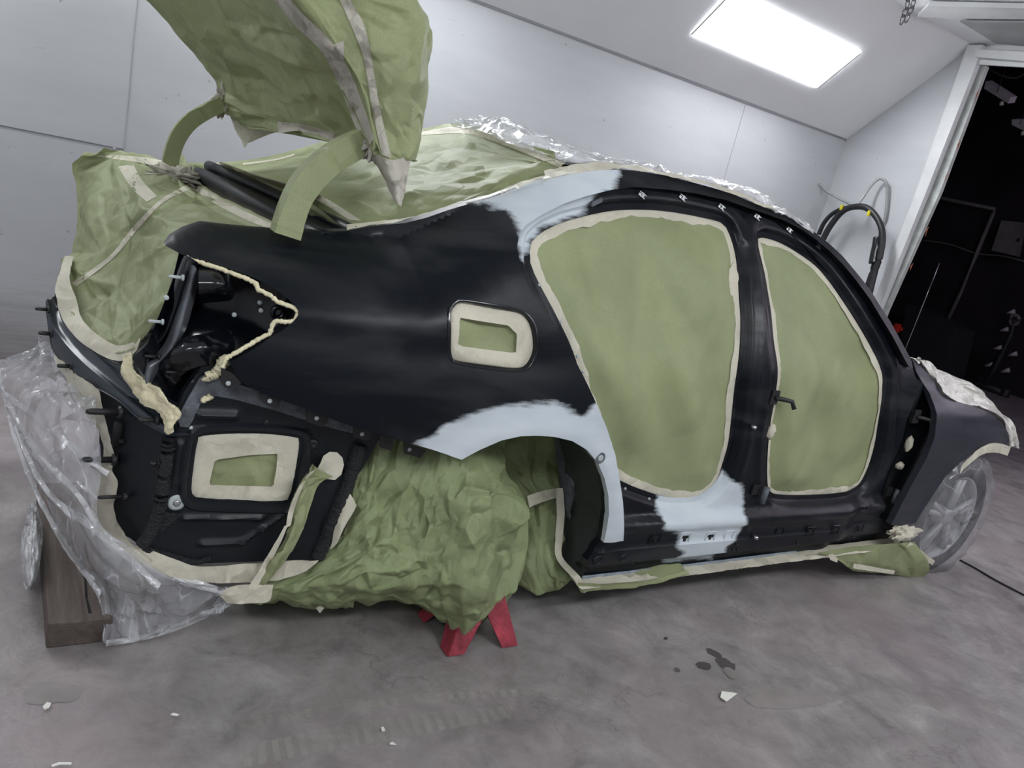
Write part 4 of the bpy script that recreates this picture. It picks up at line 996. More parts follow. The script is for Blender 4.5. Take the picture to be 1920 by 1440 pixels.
drape([(612,88),(622,96),(629,112)], [(645,76),(645,94),(644,112)], [ldo], ld, 12, 6, mat='tape_lid')
drape([(662,250),(672,262),(678,275)], [(685,240),(692,255),(696,270)], [ldo], ld, 12, 6, mat='tape_lid')
drape([(520,228),(560,232),(610,244),(650,262)], [(522,250),(560,246),(605,256),(630,268)], [ldo], ld, 30, 6, mat='tape_lid')
# ---- hinge arms
def arm(px, w, label):
    P = catmull([W(*q) for q in px], 40); bm = bmesh.new(); rings = []
    for i, p in enumerate(P):
        d = (P[min(i+1, 39)]-P[max(i-1, 0)]).normalized(); a = Vector((0, 1, 0)); b = d.cross(a).normalized(); k = crumple(p, 14, 2)*.006
        rings.append([p+a*(w*.55+k)+b*w*.6, p-a*(w*.55+k)+b*(w*.6+k), p-a*(w*.55+k)-b*w*.6, p+a*w*.55-b*(w*.6+k)])
    R_ = [[bm.verts.new(q) for q in r] for r in rings]
    for A, B in zip(R_, R_[1:]):
        for k in range(4): bm.faces.new((A[k], A[(k+1) % 4], B[(k+1) % 4], B[k]))
    bmesh.ops.recalc_face_normals(bm, faces=bm.faces)
    o = finish('trunk_hinge_arm', bm, 'paper', None, False); o['label'] = label; return cc(o)
arm([(317,328,3.15),(322,290,3.17),(335,255,3.18),(358,227,3.2),(390,207,3.22),(425,190,3.25)], .044, 'far gooseneck trunk hinge wrapped in green paper')
arm([(535,440,2.02),(546,400,2.03),(563,360,2.04),(590,325,2.05),(625,295,2.06),(675,268,2.07),(700,262,2.08)], .055, 'near gooseneck trunk hinge wrapped in green paper')
# crumpled tape at hinge foot and lid joint
for (u, v, y, s), lb in zip([(335,330,3.05,(.10,.06,.035)),(418,188,3.24,(.035,.03,.06)),(700,268,2.03,(.03,.02,.05))], ['crumpled beige tape and paper bunched at foot of far trunk hinge', 'crumpled tape bunched where the far hinge meets the trunk lid', 'crumpled tape bunched where the near hinge meets the trunk lid']):
    c = W(u, v, y=y); bm = bmesh.new(); bmesh.ops.create_icosphere(bm, subdivisions=4, radius=1)
    for q in bm.verts: k = q.co.copy(); q.co = c+Vector((k.x*s[0], k.y*s[1], k.z*s[2]))*(1+1.1*(crumple(k, 1.8, u)-.4))
    tag(finish('masking_tape', bm, 'tape_lid'), lb, 'masking tape')
# ---- green paper bag round the rear hub
bg = thing('masking_paper', 'big crumpled green paper bundle wrapping the rear axle above the red jack stand', 'masking paper', (1.2, 1.9, .3))
rows = [[W(*q) for q in r] for r in (
 [(690,790,2.02),(760,785,2.0),(830,790,2.0),(900,795,2.02),(950,800,2.08)],
 [(672,880,1.96),(735,880,1.93),(815,870,1.90),(890,870,1.88),(950,880,2.0)],
 [(645,960,1.95),(715,950,1.90),(800,940,1.86),(895,925,1.80),(975,915,1.95)],
 [(622,1020,1.94),(700,1005,1.88),(800,1000,1.83),(903,965,1.75),(990,960,1.90)],
 [(560,1070,1.93),(660,1055,1.86),(780,1060,1.81),(895,1040,1.75),(990,1030,1.88)],
 [(450,1112,1.93),(600,1102,1.87),(750,1105,1.84),(880,1115,1.77),(975,1092,1.87)],
 [(430,1132,1.98),(600,1146,1.93),(730,1132,1.92),(870,1176,1.84),(950,1122,1.92)],
 [(450,1110,2.25),(600,1115,2.25),(730,1110,2.25),(850,1140,2.15),(930,1095,2.15)])]
child(sheet('paper_bundle', rows, 'paper_crumpled', None, 240, 230, .008, 7, 51, .08, fct=[(55, .024), (240, .015), (900, .005)], asp=1.2), bg)
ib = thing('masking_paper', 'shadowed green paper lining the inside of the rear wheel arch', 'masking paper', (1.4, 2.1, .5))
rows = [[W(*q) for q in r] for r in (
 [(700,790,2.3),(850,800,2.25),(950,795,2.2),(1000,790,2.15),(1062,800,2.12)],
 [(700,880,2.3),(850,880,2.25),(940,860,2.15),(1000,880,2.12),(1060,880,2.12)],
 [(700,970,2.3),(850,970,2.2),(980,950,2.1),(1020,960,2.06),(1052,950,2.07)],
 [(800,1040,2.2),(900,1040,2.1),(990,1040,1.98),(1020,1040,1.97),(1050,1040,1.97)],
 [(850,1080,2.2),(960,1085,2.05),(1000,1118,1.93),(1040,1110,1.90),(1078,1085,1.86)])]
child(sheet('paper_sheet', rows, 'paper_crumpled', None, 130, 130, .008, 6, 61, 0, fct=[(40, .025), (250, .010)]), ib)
strip3([(1042,915,2.04),(1044,960,2.0),(1042,1010,1.95),(1044,1048,1.92),(1075,1085,1.83),(1085,1100,1.82)], [(1056,915,2.04),(1059,960,2.0),(1056,1010,1.95),(1056,1045,1.92),(1085,1078,1.83),(1094,1090,1.82)], ib, 50, 4, .004)
strip3([(988,930,2.0),(1018,920,2.03),(1046,915,2.04)], [(992,952,2.0),(1020,940,2.03),(1048,932,2.04)], ib, 20, 4, .003)
# twisted paper tail hanging from tape in side panel hole
tw = thing('masking_paper', 'twisted strip of green paper hanging from the taped round hole in side panel', 'masking paper', (.8, 1.85, .5))
rows = [[W(*q) for q in r] for r in ([(588,872,1.875),(605,885,1.868),(622,892,1.875)], [(565,900,1.87),(582,905,1.85),(598,905,1.86)], [(548,945,1.87),(562,948,1.84),(580,960,1.86)], [(540,985,1.87),(552,985,1.845),(563,1000,1.86)], [(515,1030,1.87),(532,1030,1.84),(545,1030,1.86)], [(485,1085,1.87),(500,1085,1.85),(518,1070,1.86)], [(466,1122,1.87),(476,1118,1.86),(482,1105,1.87)])]
child(sheet('paper_strip', rows, 'paper', None, 26, 110, .006, 10, 3, 0, fct=[(12, .018), (60, .006)], asp=.2), tw)
o = flatpx('tape_disc', [(601,868),(606,855),(618,847),(632,848),(642,858),(645,872),(640,890),(628,900),(610,898),(598,908),(586,905),(592,885)], dD(-.030), 'tape', tw)
strip3([(592,880,1.866),(572,905,1.855),(555,945,1.85),(545,985,1.85)], [(582,885,1.868),(560,915,1.858),(542,955,1.855),(536,990,1.855)], tw, 30, 4, .006)
strip3([(540,985,1.852),(515,1040,1.85),(485,1095,1.85),(464,1124,1.86)], [(534,985,1.855),(505,1035,1.852),(472,1090,1.852),(455,1120,1.862)], tw, 30, 4, .008)
# ---- tape band round rear corner and along bottom
tb = thing('masking_tape', 'cream masking tape band running down the rear corner and under the side panel', 'masking tape', (.4, 1.9, .4))
def RPv(u, v, d=-.006): 
    p = RP(u, v, d); return p
A = [(150,705),(185,730),(200,790),(214,850),(212,880),(222,905),(216,960),(235,1000),(262,1030)]
B = [(100,660),(150,755),(180,800),(196,845),(185,880),(182,925),(172,960),(182,990),(225,1035)]
child(sheet('tape_strip', [[RPv(*q) for q in A], [RPv(*q) for q in B]], 'tape', None, 80, 10, .012, 9, 3, 0), tb)
strip3([(258,1022,1.91),(320,1046,1.885),(366,1060,1.88),(420,1060,1.88),(520,1052,1.88),(598,1050,1.87)], [(225,1030,1.92),(285,1068,1.89),(340,1085,1.88),(420,1092,1.88),(520,1088,1.88),(575,1070,1.87)], tb, 80, 8, .008)
strip3([(176,985,1.95),(215,1000,1.93),(252,1022,1.91),(285,1050,1.89)], [(178,998,1.96),(205,1020,1.95),(240,1045,1.93),(290,1072,1.9)], tb, 30, 5, .01)
strip3([(408,1112,1.86),(440,1098,1.85),(500,1095,1.85),(512,1095,1.85)], [(428,1132,1.86),(455,1132,1.85),(500,1128,1.85),(510,1112,1.85)], tb, 30, 5, .006)
strip3([(640,930,1.9),(655,925,1.88),(668,948,1.88)], [(620,1030,1.88),(632,1018,1.87),(645,990,1.87)], tb, 20, 20, .006)
strip3([(592,1140,1.93),(600,1135,1.92)], [(600,1150,1.93),(608,1140,1.92)], tb, 5, 5, .0)
# ---- plastic film at rear
pl = thing('plastic_sheet', 'clear plastic film draped from the rear corner down over the wooden beam to the floor', 'plastic sheet', (.1, 2.1, .5))
rows = [[W(*q) for q in r] for r in (
 [(76,630,2.6),(88,642,2.5),(100,658,2.42),(122,690,2.32),(150,722,2.24),(182,738,2.16)],
 [(60,655,2.6),(75,680,2.4),(100,700,2.3),(125,720,2.2),(150,745,2.15),(185,770,2.08)],
 [(-10,690,2.5),(30,720,2.35),(75,745,2.2),(120,770,2.12),(155,790,2.08),(192,815,2.04)],
 [(5,745,2.4),(50,790,2.25),(95,825,2.12),(130,845,2.06),(165,865,2.02),(190,880,2.0)],
 [(25,800,2.35),(70,860,2.15),(115,905,2.05),(150,925,2.0),(172,940,1.98),(180,950,1.96)],
 [(55,880,2.3),(95,930,2.1),(140,970,2.0),(170,995,1.95),(200,1005,1.93),(225,1020,1.92)],
 [(85,950,2.25),(135,1010,2.05),(185,1060,1.95),(235,1080,1.9),(290,1085,1.88),(340,1088,1.87)],
 [(120,1010,2.2),(165,1060,2.1),(225,1110,2.0),(290,1120,1.93),(360,1110,1.88),(440,1100,1.86)],
 [(165,1080,2.1),(190,1120,2.06),(235,1160,2.0),(300,1160,1.95),(370,1140,1.9),(430,1125,1.87)],
 [(195,1150,2.05),(200,1185,2.03),(245,1195,2.0),(310,1180,1.96),(370,1155,1.9),(428,1130,1.87)],
 [(190,1205,2.03),(205,1210,2.02),(260,1198,2.0),(320,1178,1.96),(372,1156,1.92),(420,1135,1.9)])]
child(sheet('plastic_film', rows, 'film', None, 170, 200, .004, 6, 71, 0, fct=[(40, .02), (200, .010)], asp=.5), pl)
rows2 = [[W(*q) for q in r] for r in ([(200,1200,2.03),(260,1192,2.0),(330,1170,1.95),(400,1140,1.9),(430,1126,1.88)], [(198,1212,2.02),(262,1202,1.99),(332,1182,1.94),(402,1152,1.89),(436,1132,1.87)])]
child(sheet('bunched_edge', rows2, 'film_thick', None, 60, 6, .01, 12, 5, 0), pl)
for k, pth in enumerate([[(0,690,2.5),(20,790,2.35),(60,900,2.22),(120,1015,2.18),(190,1115,2.05)], [(12,740,2.42),(90,800,2.15),(170,865,2.03),(205,890,1.99)], [(8,735,2.44),(60,830,2.2),(150,930,2.0),(230,1040,1.93),(420,1110,1.86)], [(30,800,2.33),(90,920,2.12),(200,1010,1.94),(300,1100,1.88)]]):
    P = catmull([W(*q) for q in pth], 60)
    child(sheet('film_fold', [[p+Vector((0, 0, .008)) for p in P], [p+Vector((-.006, -.01, 0)) for p in P], [p+Vector((0, 0, -.010)) for p in P]], 'film_thick', None, 60, 6, .006, 10, k, 0), pl)
# ------------------------------------------------------------------ wooden beam
a, b = W(85, 1217, z=0), W(205, 1210, z=0)
dirb = (W(72, 1000, y=2.9)-a); 
top_l = W(78, 1160, y=a.y); hgt = max(.10, top_l.z); wid = b.x-a.x
print('beam', a, b, hgt, wid)
e = W(70, 905, z=hgt); e2 = W(140, 905, z=hgt); print('beam far', e, e2)
LB_ = max(.6, min(1.8, e.y-a.y)); bm = bmesh.new(); n = 26
sec = [(0, 0), (1, 0), (1.03, .5), (1, 1), (.5, 1.0), (0, 1)]
R_ = []
for i in range(n+1):
    t = i/n; y = a.y+LB_*t; x0 = lerp(a.x, e.x, t)
    R_.append([bm.verts.new((x0+s*wid+.003*noise.noise(Vector((s*5, y*6, z*3))), y-(.03*z if i == 0 else 0), hgt*z+.003*noise.noise(Vector((s*7, y*5, z))))) for s, z in sec])
for A_, B_ in zip(R_, R_[1:]):
    for k in range(6): bm.faces.new((A_[k], A_[(k+1) % 6], B_[(k+1) % 6], B_[k]))
bm.faces.new(R_[0]); bm.faces.new(R_[-1][::-1]); bmesh.ops.recalc_face_normals(bm, faces=bm.faces)
wbm = thing('wooden_beam', 'thick weathered timber beam lying on the floor at the rear corner', 'wooden beam', (a.x, a.y, 0))
o = finish('timber', bm, 'wood', None, False); md = o.modifiers.new('b', 'BEVEL'); md.width = .006; md.segments = 2; child(o, wbm)
bm = bmesh.new(); 
ck = [W(u, v, z=hgt+.0005) for u, v in [(148,1033),(153,1060),(160,1085),(162,1120),(169,1150)]]
for p, q in zip(ck, ck[1:]):
    s = Vector((.004, 0, 0)); bm.faces.new([bm.verts.new(z) for z in (p-s*.6, p+s*.6, q+s, q-s)])
child(finish('crack', bm, 'void', None, False), wbm)
# white wrapped object behind the beam
bm = bmesh.new(); bmesh.ops.create_icosphere(bm, subdivisions=4, radius=1); yb_ = 2.42; xb_ = lerp(a.x, e.x, (yb_-a.y)/LB_)
for q in bm.verts: k = q.co.copy(); q.co = Vector((xb_-.030, yb_, .125))+Vector((k.x*.028, k.y*.2, k.z*.12))*(1+.25*(crumple(k, 1.5, 3)-.6)); q.co.z = max(.002, q.co.z)
tag(finish('plastic_bundle', bm, 'film_thick'), 'white plastic bundle on the floor half hidden behind the timber beam', 'plastic bundle')
# ------------------------------------------------------------------ red jack stand
js = thing('jack_stand', 'red steel jack stand under the wrapped rear axle', 'jack stand', (1.33, 1.8, 0))
def legp(P0, P1, w0, w1, name='leg'):
    bm = bmesh.new(); d = (P1-P0).normalized(); s = Vector((0, 1, 0)); q = d.cross(s).normalized()
    vs = []
    for P, w in ((P0, w0), (P1, w1)):
        vs.append([bm.verts.new(P+q*w+s*.012), bm.verts.new(P-s*.010), bm.verts.new(P-q*w+s*.012), bm.verts.new(P+s*.016)])
    for k in range(4): bm.faces.new((vs[0][k], vs[0][(k+1) % 4], vs[1][(k+1) % 4], vs[1][k]))
    bm.faces.new(vs[0]); bm.faces.new(vs[1]); bmesh.ops.recalc_face_normals(bm, faces=bm.faces)
    o = finish(name, bm, 'red', None, False); md = o.modifiers.new('b', 'BEVEL'); md.width = .002; return child(o, js)
yj = W(905, 1222, z=0).y
tl = W(915, 1120, y=yj+.07)
cJ = W(906, 1222, z=0)
def plate(pts, name='leg'):
    bm = bmesh.new(); f = bm.faces.new([bm.verts.new(p) for p in pts]); bmesh.ops.triangulate(bm, faces=[f])
    o = finish(name, bm, 'red', None, False); md = o.modifiers.new('s', 'SOLIDIFY'); md.thickness = .006; md.offset = 0; child(o, js)
hb_, ht_, dp = .135, .030, .24
def JP(x, yk, z): # front/back plates lean in with height
    k = z/.27; return Vector((cJ.x+x*lerp(hb_, ht_, k), yj+(yk*dp) + (.085*k if yk == 0 else -.085*k), z))
for yk in (0, 1):
    for sx in (-1, 1):
        plate([JP(sx*1.0, yk, .003), JP(sx*.55, yk, .003), JP(sx*.04, yk, .12), JP(sx*.0, yk, .27), JP(sx*1.0, yk, .27)])
for sx in (-1, 1):
    plate([JP(sx, 0, .003), JP(sx, 0, .003).lerp(JP(sx, 1, .003), .22), JP(sx, 0, .13).lerp(JP(sx, 1, .13), .5), JP(sx, 0, .27).lerp(JP(sx, 1, .27), .5), JP(sx, 0, .27)], 'side_leg')
    plate([JP(sx, 1, .003), JP(sx, 1, .003).lerp(JP(sx, 0, .003), .22), JP(sx, 0, .13).lerp(JP(sx, 1, .13), .5), JP(sx, 0, .27).lerp(JP(sx, 1, .27), .5), JP(sx, 1, .27)], 'side_leg')
child(finish('column', (lambda b_: (tube_bm(b_, [Vector((cJ.x, yj+.12, .16)), Vector((cJ.x, yj+.12, .34))], .024, 12), b_)[1])(bmesh.new()), 'red'), js)
child(box('saddle', (cJ.x, yj+.12, .345), (.10, .045, .018), 'red', None), js)
# ------------------------------------------------------------------ room
YW, XWALL, YN, XL = 4.6, 5.98, -1.25, -2.8
ZW, ZC, YC1, YC0 = 2.47, 3.235, 3.755, -.40
def wallq(name, pts, mat, nv): return struct(quad(name, pts, mat, None, .05, nv))
wallq('wall_back', [(XL, YW, 0), (XWALL, YW, 0), (XWALL, YW, ZW), (XL, YW, ZW)], 'wall', (0, 1, 0))
wallq('wall_front', [(XL, YN, 0), (XWALL, YN, 0), (XWALL, YN, ZW), (XL, YN, ZW)], 'wall', (0, -1, 0))
wallq('wall_left', [(XL, YN, 0), (XL, YW, 0), (XL, YW, ZC), (XL, YN, ZC)], 'wall', (-1, 0, 0))
wallq('wall_upper_back', [(XL, YW, ZW), (XWALL, YW, ZW), (XWALL, YC1, ZC), (XL, YC1, ZC)], 'cove', (0, .5, .7))
wallq('wall_upper_front', [(XL, YN, ZW), (XWALL, YN, ZW), (XWALL, YC0, ZC), (XL, YC0, ZC)], 'cove', (0, -.5, .7))
wallq('ceiling', [(XL, YC0, ZC), (XWALL, YC0, ZC), (XWALL, YC1, ZC), (XL, YC1, ZC)], 'cove', (0, 0, 1))
# right wall: pier beside the door and the far pier; header above
jt = W(1818, 100, x=XWALL); hb = W(1836, 112, x=XWALL); JY = 3.76
wallq('wall_right', [(XWALL, JY, 0), (XWALL, YW, 0), (XWALL, YW, ZW), (XWALL, JY, ZC)], 'wall', (1, 0, 0))
wallq('wall_right_near', [(XWALL, YN, 0), (XWALL, .1, 0), (XWALL, .1, ZC), (XWALL, YN, ZC)], 'wall', (1, 0, 0))
print('jamb', jt, hb)
def prismpx(name, px, x, thick, mat, st=True):
    o = quad(name, [W(u, v, x=x) for u, v in px], mat, None, thick, (-1, 0, 0))
    return struct(o) if st else o
prismpx('trim_1', [(1822,88),(1850,88),(1838,124),(1745,360),(1656,581),(1634,640),(1615,640),(1640,581),(1722,370)], XWALL, .06, 'trim')
prismpx('trim_2', [(1837,98),(1920,102),(2100,112),(2100,134),(1920,119),(1838,112)], XWALL-.01, .08, 'trim')
prismpx('trim_3', [(1834,112),(1920,119),(2100,134),(2100,148),(1920,127),(1836,122)], XWALL-.02, .02, 'trim')
dr = struct(quad('door_1', [W(u, v, x=XWALL+.05) for u, v in [(1842,124),(1855,126),(1768,360),(1669,581),(1645,645),(1636,645),(1661,581),(1751,360)]], 'door', None, .04, (-1, 0, 0)))
bm = bmesh.new()
for (u0, v0, u1, v1, w_) in [(1838,165,1827,195,.012),(1802,262,1795,285,.016),(1779,322,1771,345,.010),(1742,424,1735,445,.014),(1713,492,1706,510,.012)]:
    p, q = W(u0, v0, x=XWALL+.006), W(u1, v1, x=XWALL+.006); s = Vector((0, w_, 0)); bm.faces.new([bm.verts.new(z) for z in (p, p.lerp(q, .4)+s, q, p.lerp(q, .6)+s*.2)])
o = finish('door_rust', bm, 'rust', None, False); o.parent = dr
# header wall above the door up to ceiling
wallq('wall_right_header', [W(1830, 92, x=XWALL), W(2100, 104, x=XWALL), (XWALL, .1, ZC+.01), (XWALL, JY, ZC+.01)], 'cove', (1, 0, 0))
# ceiling trims / filter recess near the door
ce = [W(u, v, z=ZC-.01) for u, v in [(1743,2),(1920,6),(2050,9),(2050,30),(1920,27),(1722,24)]]
struct(quad('trim_4', ce, 'trim', None, .03, (0, 0, -1)))
fl = [W(u, v, z=ZC-.012) for u, v in [(1801,38),(1868,79),(1920,84),(2040,90),(2040,42),(1920,39)]]
tag(quad('ceiling_filter', fl, 'greyhose', None, .01, (0, 0, -1)), 'grey filter mat in the ceiling above the door', 'filter')
# wall sheet seams
def seamstrip(name, p, q, w_, mat='dark', n=(0, -1, 0)):
    p, q = Vector(p), Vector(q); d = (q-p).normalized(); s = d.cross(Vector(n)).normalized()*w_/2; o = Vector(n)*.0015
    return struct(quad(name, [p-s+o, p+s+o, q+s+o, q-s+o], mat, None, .001, n))
M['seamcove'] = simple('grey_cove_joint', (.27, .27, .30), .6)
M['seamgrey'] = simple('panel_joint', (.16, .16, .18), .7)
M['seamlight'] = simple('light_panel_joint', (.40, .40, .42), .6)
seamstrip('trim_5', (XL, YW, 1.19), (.386, YW, 1.19), .006, 'seamgrey')
seamstrip('trim_6', (.386, YW, .0), (.386, YW, 1.19), .006, 'seamgrey')
seamstrip('trim_7', (.395, YW, 1.19), (.395, YW, ZW), .004, 'seamlight')
x7 = W(1385, 240, y=YW).x
seamstrip('trim_8', (x7, YW, 0), (x7, YW, ZW), .004, 'seamlight')
seamstrip('trim_9', (XL, YW-.004, ZW), (XWALL, YW-.004, ZW), .022, 'seamcove')
tag(disc('screw', W(214, 279, y=YW-.001), .008, 'seamlight'), 'small screw head at corner joint of wall sheets', 'screw'); bpy.data.objects['screw'].parent = None
# floor
bm = bmesh.new(); bmesh.ops.create_grid(bm, x_segments=1, y_segments=1, size=1)
for v in bm.verts: v.co = Vector((5.5+v.co.x*9.5, 2.5+v.co.y*7, 0))
struct(finish('floor', bm, 'floor', None, False))
# tyre marks: faint lighter prints on floor
def tread_mat():
    m, nt, b = new_mat('dusty_tyre_print'); v = coords(nt, (1, 1, 1), (0, 0, .12))
    wv = N(nt, 'ShaderNodeTexWave', Scale=9.0, Distortion=1.5); wv.bands_direction = 'X'; nt.links.new(v, wv.inputs['Vector'])
    n = noise_n(nt, v, 8, 4)
    mu = nt.nodes.new('ShaderNodeMath'); mu.operation = 'MULTIPLY'; nt.links.new(ramp(nt, wv.outputs['Fac'], [(.4, .14), (.6, .42)]), mu.inputs[0]); nt.links.new(ramp(nt, n, [(.35, .2), (.65, 1.0)]), mu.inputs[1])
    b.inputs['Base Color'].default_value = (.44, .43, .38, 1); b.inputs['Roughness'].default_value = .8; nt.links.new(mu.outputs[0], b.inputs['Alpha']); return m
M['tread'] = tread_mat()
def floorpatch(name, px, mat, z=.0015, label=None, cat=None, group=None):
    bm = bmesh.new(); f = bm.faces.new([bm.verts.new(W(u, v, z=z)) for u, v in px]); bmesh.ops.triangulate(bm, faces=[f])
    o = finish(name, bm, mat, None, False); return tag(o, label, cat, group)
floorpatch('tyre_mark', [(440,1350),(620,1322),(800,1300),(960,1292),(1100,1290),(1100,1302),(960,1306),(800,1316),(620,1338),(445,1368)], 'tread', .002, 'faint dusty tyre print, upper of the two bands on the floor', 'tyre mark')
floorpatch('tyre_mark', [(455,1400),(640,1360),(800,1336),(960,1322),(960,1345),(800,1375),(640,1405),(450,1440)], 'tread', .002, 'faint dusty tyre print, lower of the two bands on the floor', 'tyre mark')
M['wet'] = simple('wet_stain', (.10, .09, .088), .15, 0, .2)
M['damp'] = simple('damp_concrete', (.26, .235, .23), .35, 0, .2)
def blobpx(u, v, ru, rv, ang, n=20, seed=0):
    return [(u+math.cos(a)*ru*(1+.3*noise.noise(Vector((math.cos(a)*1.5, math.sin(a)*1.5, seed))))*math.cos(ang)-math.sin(a)*rv*(1+.3*noise.noise(Vector((math.cos(a)*2, math.sin(a)*2, seed+3))))*math.sin(ang), v+math.cos(a)*ru*math.sin(ang)+math.sin(a)*rv*(1+.35*noise.noise(Vector((math.cos(a)*2, math.sin(a)*2, seed))))*math.cos(ang)) for a in [i*2*math.pi/n for i in range(n)]]
for k, (u, v, a_, b_, an, lb) in enumerate([(1362,1246,22,9,.5,'dark wet drip stain, largest beside the white scrap'),(1320,1248,15,7,.2,'wet drip stain with milky centre left of the dark one'),(1340,1225,18,5,.5,'long thin wet streak above the dark drip stain'),(1370,1262,16,8,.6,'damp smear below the dark drip stain'),(1248,1197,4,3,0,'tiny dark drip, leftmost of the spatter'),(1270,1256,6,4,.5,'small dark drip left of the milky stain')]):
    floorpatch('floor_stain', blobpx(u, v, a_, b_, an, seed=k), 'wet' if k != 3 else 'damp', .0018+.0002*k, lb, 'stain')
floorpatch('floor_stain', blobpx(95,1300,62,20,-.05,40,8), 'damp', .0015, 'faint damp patch on floor at the lower left corner', 'stain')
floorpatch('floor_stain', blobpx(1470,1310,75,20,0,40,9), 'damp', .0015, 'faint damp patch right of the white scrap', 'stain')
for k, (px, lb) in enumerate([([(1353,1297),(1382,1301),(1368,1312),(1362,1316),(1350,1308)],'white torn scrap of paper on floor below the wet stain'),([(80,1326),(88,1318),(96,1320),(92,1328),(83,1331)],'cream paint chip on the damp patch at lower left'),([(319,1341),(326,1338),(336,1341),(331,1343)],'white chip on floor below the plastic film hem'),([(714,1365),(719,1364),(722,1371),(716,1372)],'white fleck, upper of the pair near tyre print end'),([(730,1396),(735,1392),(742,1397)],'white fleck, lower of the pair near tyre print end'),([(96,1436),(110,1431),(134,1431),(134,1434),(112,1434),(98,1438)],'thin white strip of tape at the bottom left edge')]):
    o = floorpatch('paper_scrap', px, 'chip', .006, lb, 'scrap'); md = o.modifiers.new('s', 'SOLIDIFY'); md.thickness = .003
# ------------------------------------------------------------------ ceiling lights in the sloped panels
def fixture(x0, x1, back, label):
    s = -1 if back else 1
    yA, zA = (4.345, 2.702); yB, zB = (4.065, 2.950)
    if not back: yA, yB = YN+YW-yA, YN+YW-yB
    n = Vector((0, s*(zB-zA)*(1 if back else 1), 0)); 
    d = Vector((0, yB-yA, zB-zA)); nv = Vector((1, 0, 0)).cross(d).normalized()
    if nv.z > 0: nv = -nv
    off = nv*.004
    t = thing('ceiling_light', label, 'light', ((x0+x1)/2, (yA+yB)/2, (zA+zB)/2), 'fluorescent panels in the sloped ceiling')
    q = [Vector((x0, yA, zA)), Vector((x1, yA, zA)), Vector((x1, yB, zB)), Vector((x0, yB, zB))]
    child(quad('diffuser', [p+off for p in q], 'glow', None, .003, nv), t)
    cen = sum(q, Vector())/4; bm = bmesh.new(); ring_bm(bm, [[cen+(p-cen)*1.0+off*2 for p in q], [cen+(p-cen)*1.0+Vector(((p-cen).x*.008, 0, 0))+(p-cen)*.02+off*2 for p in q]])
    child(finish('frame', bm, 'trim', None, False), t)
    return t
fixture(3.735, 5.11, True, 'lit fluorescent panel in the sloped ceiling above the car roof')
fixture(1.0, 2.3, True, 'lit fluorescent panel in the sloped ceiling, second from the door')
fixture(-1.7, -.4, True, 'lit fluorescent panel in the sloped ceiling, third from the door')
fixture(3.735, 5.11, False, 'lit fluorescent panel in the opposite sloped ceiling nearest the door')
fixture(1.0, 2.3, False, 'lit fluorescent panel in the opposite sloped ceiling, middle one')
fixture(-1.7, -.4, False, 'lit fluorescent panel in the opposite sloped ceiling, farthest from the door')
# ------------------------------------------------------------------ chain
ch = thing('chain', 'steel chain looped and hanging from the ceiling near the light', 'chain', tuple(W(1700, 20, y=2.5)))
def chain(pts, n):
    P = lin(pts, n+1)
    for i in range(n):
        a_, b_ = P[i], P[i+1]; c_ = (a_+b_)/2; d = (b_-a_); L = d.length*.66; d.normalize()
        s = d.cross(Vector((0, 1, 0))).normalized() if i % 2 == 0 else d.cross(Vector((1, 0, 0))).normalized()
        bm = bmesh.new(); pts_ = [c_+d*L*math.cos(t)+s*.013*math.sin(t)*(1.0) for t in [k*2*math.pi/14 for k in range(15)]]
        tube_bm(bm, pts_, .0032, 6, False); child(finish('link', bm, 'chainsteel'), ch)
chain([W(1706, -60, y=2.5), W(1702, 10, y=2.5), W(1689, 44, y=2.5)], 7)
chain([W(1730, -60, y=2.52), W(1712, 8, y=2.52), W(1698, 40, y=2.52)], 7)
# ------------------------------------------------------------------ hose on hook
hk = thing('hose_reel_hook', 'grey bent pipe hook on the wall corner beside the door', 'pipe', tuple(W(1600, 360, x=5.9)))
child(tube('pipe', catmull([W(1537, 345, y=4.58), W(1552, 360, x=5.85), W(1600, 384, x=5.78), W(1614, 375, x=5.8), W(1630, 352, x=5.86), W(1645, 337, x=5.9), W(1657, 337, x=5.92), W(1663, 350, x=5.93), W(1661, 400, x=5.95), W(1656, 420, x=5.96)], 60), .012, 'greyhose'), hk)
for k, (P, r, lb) in enumerate([([(1535,440),(1545,418),(1562,400),(1585,390),(1610,388),(1633,395),(1648,415),(1652,440),(1643,480),(1628,530),(1615,560)], .019, 'thick black air hose looped over pipe hook, outer loop'), ([(1540,455),(1556,425),(1578,398),(1600,388),(1625,390),(1645,410),(1655,440),(1650,480),(1640,510),(1628,560)], .026, 'thick black hose looped over pipe hook, inner loop')]):
    tag(tube('air_hose', catmull([W(u, v, x=5.80-.04*k) for u, v in P], 60), r, 'hose'), lb, 'hose', None)
bm = bmesh.new(); tube_bm(bm, catmull([W(u, v, x=5.76) for u, v in [(1645,445),(1643,460),(1639,478),(1636,495)]], 10), .032, 10)
tag(finish('hose_coupling', bm, 'gloss'), 'taped black hose coupling on the hanging hoses', 'coupling')
for (u, v), lb in zip([(1578,389),(1629,400)], ['yellow clip on the left side of the hose loop', 'yellow clip on the right side of the hose loop']):
    tag(box('hose_clip', W(u, v, x=5.74), (.02, .025, .045), 'yellow', None, .004), lb, 'clip')
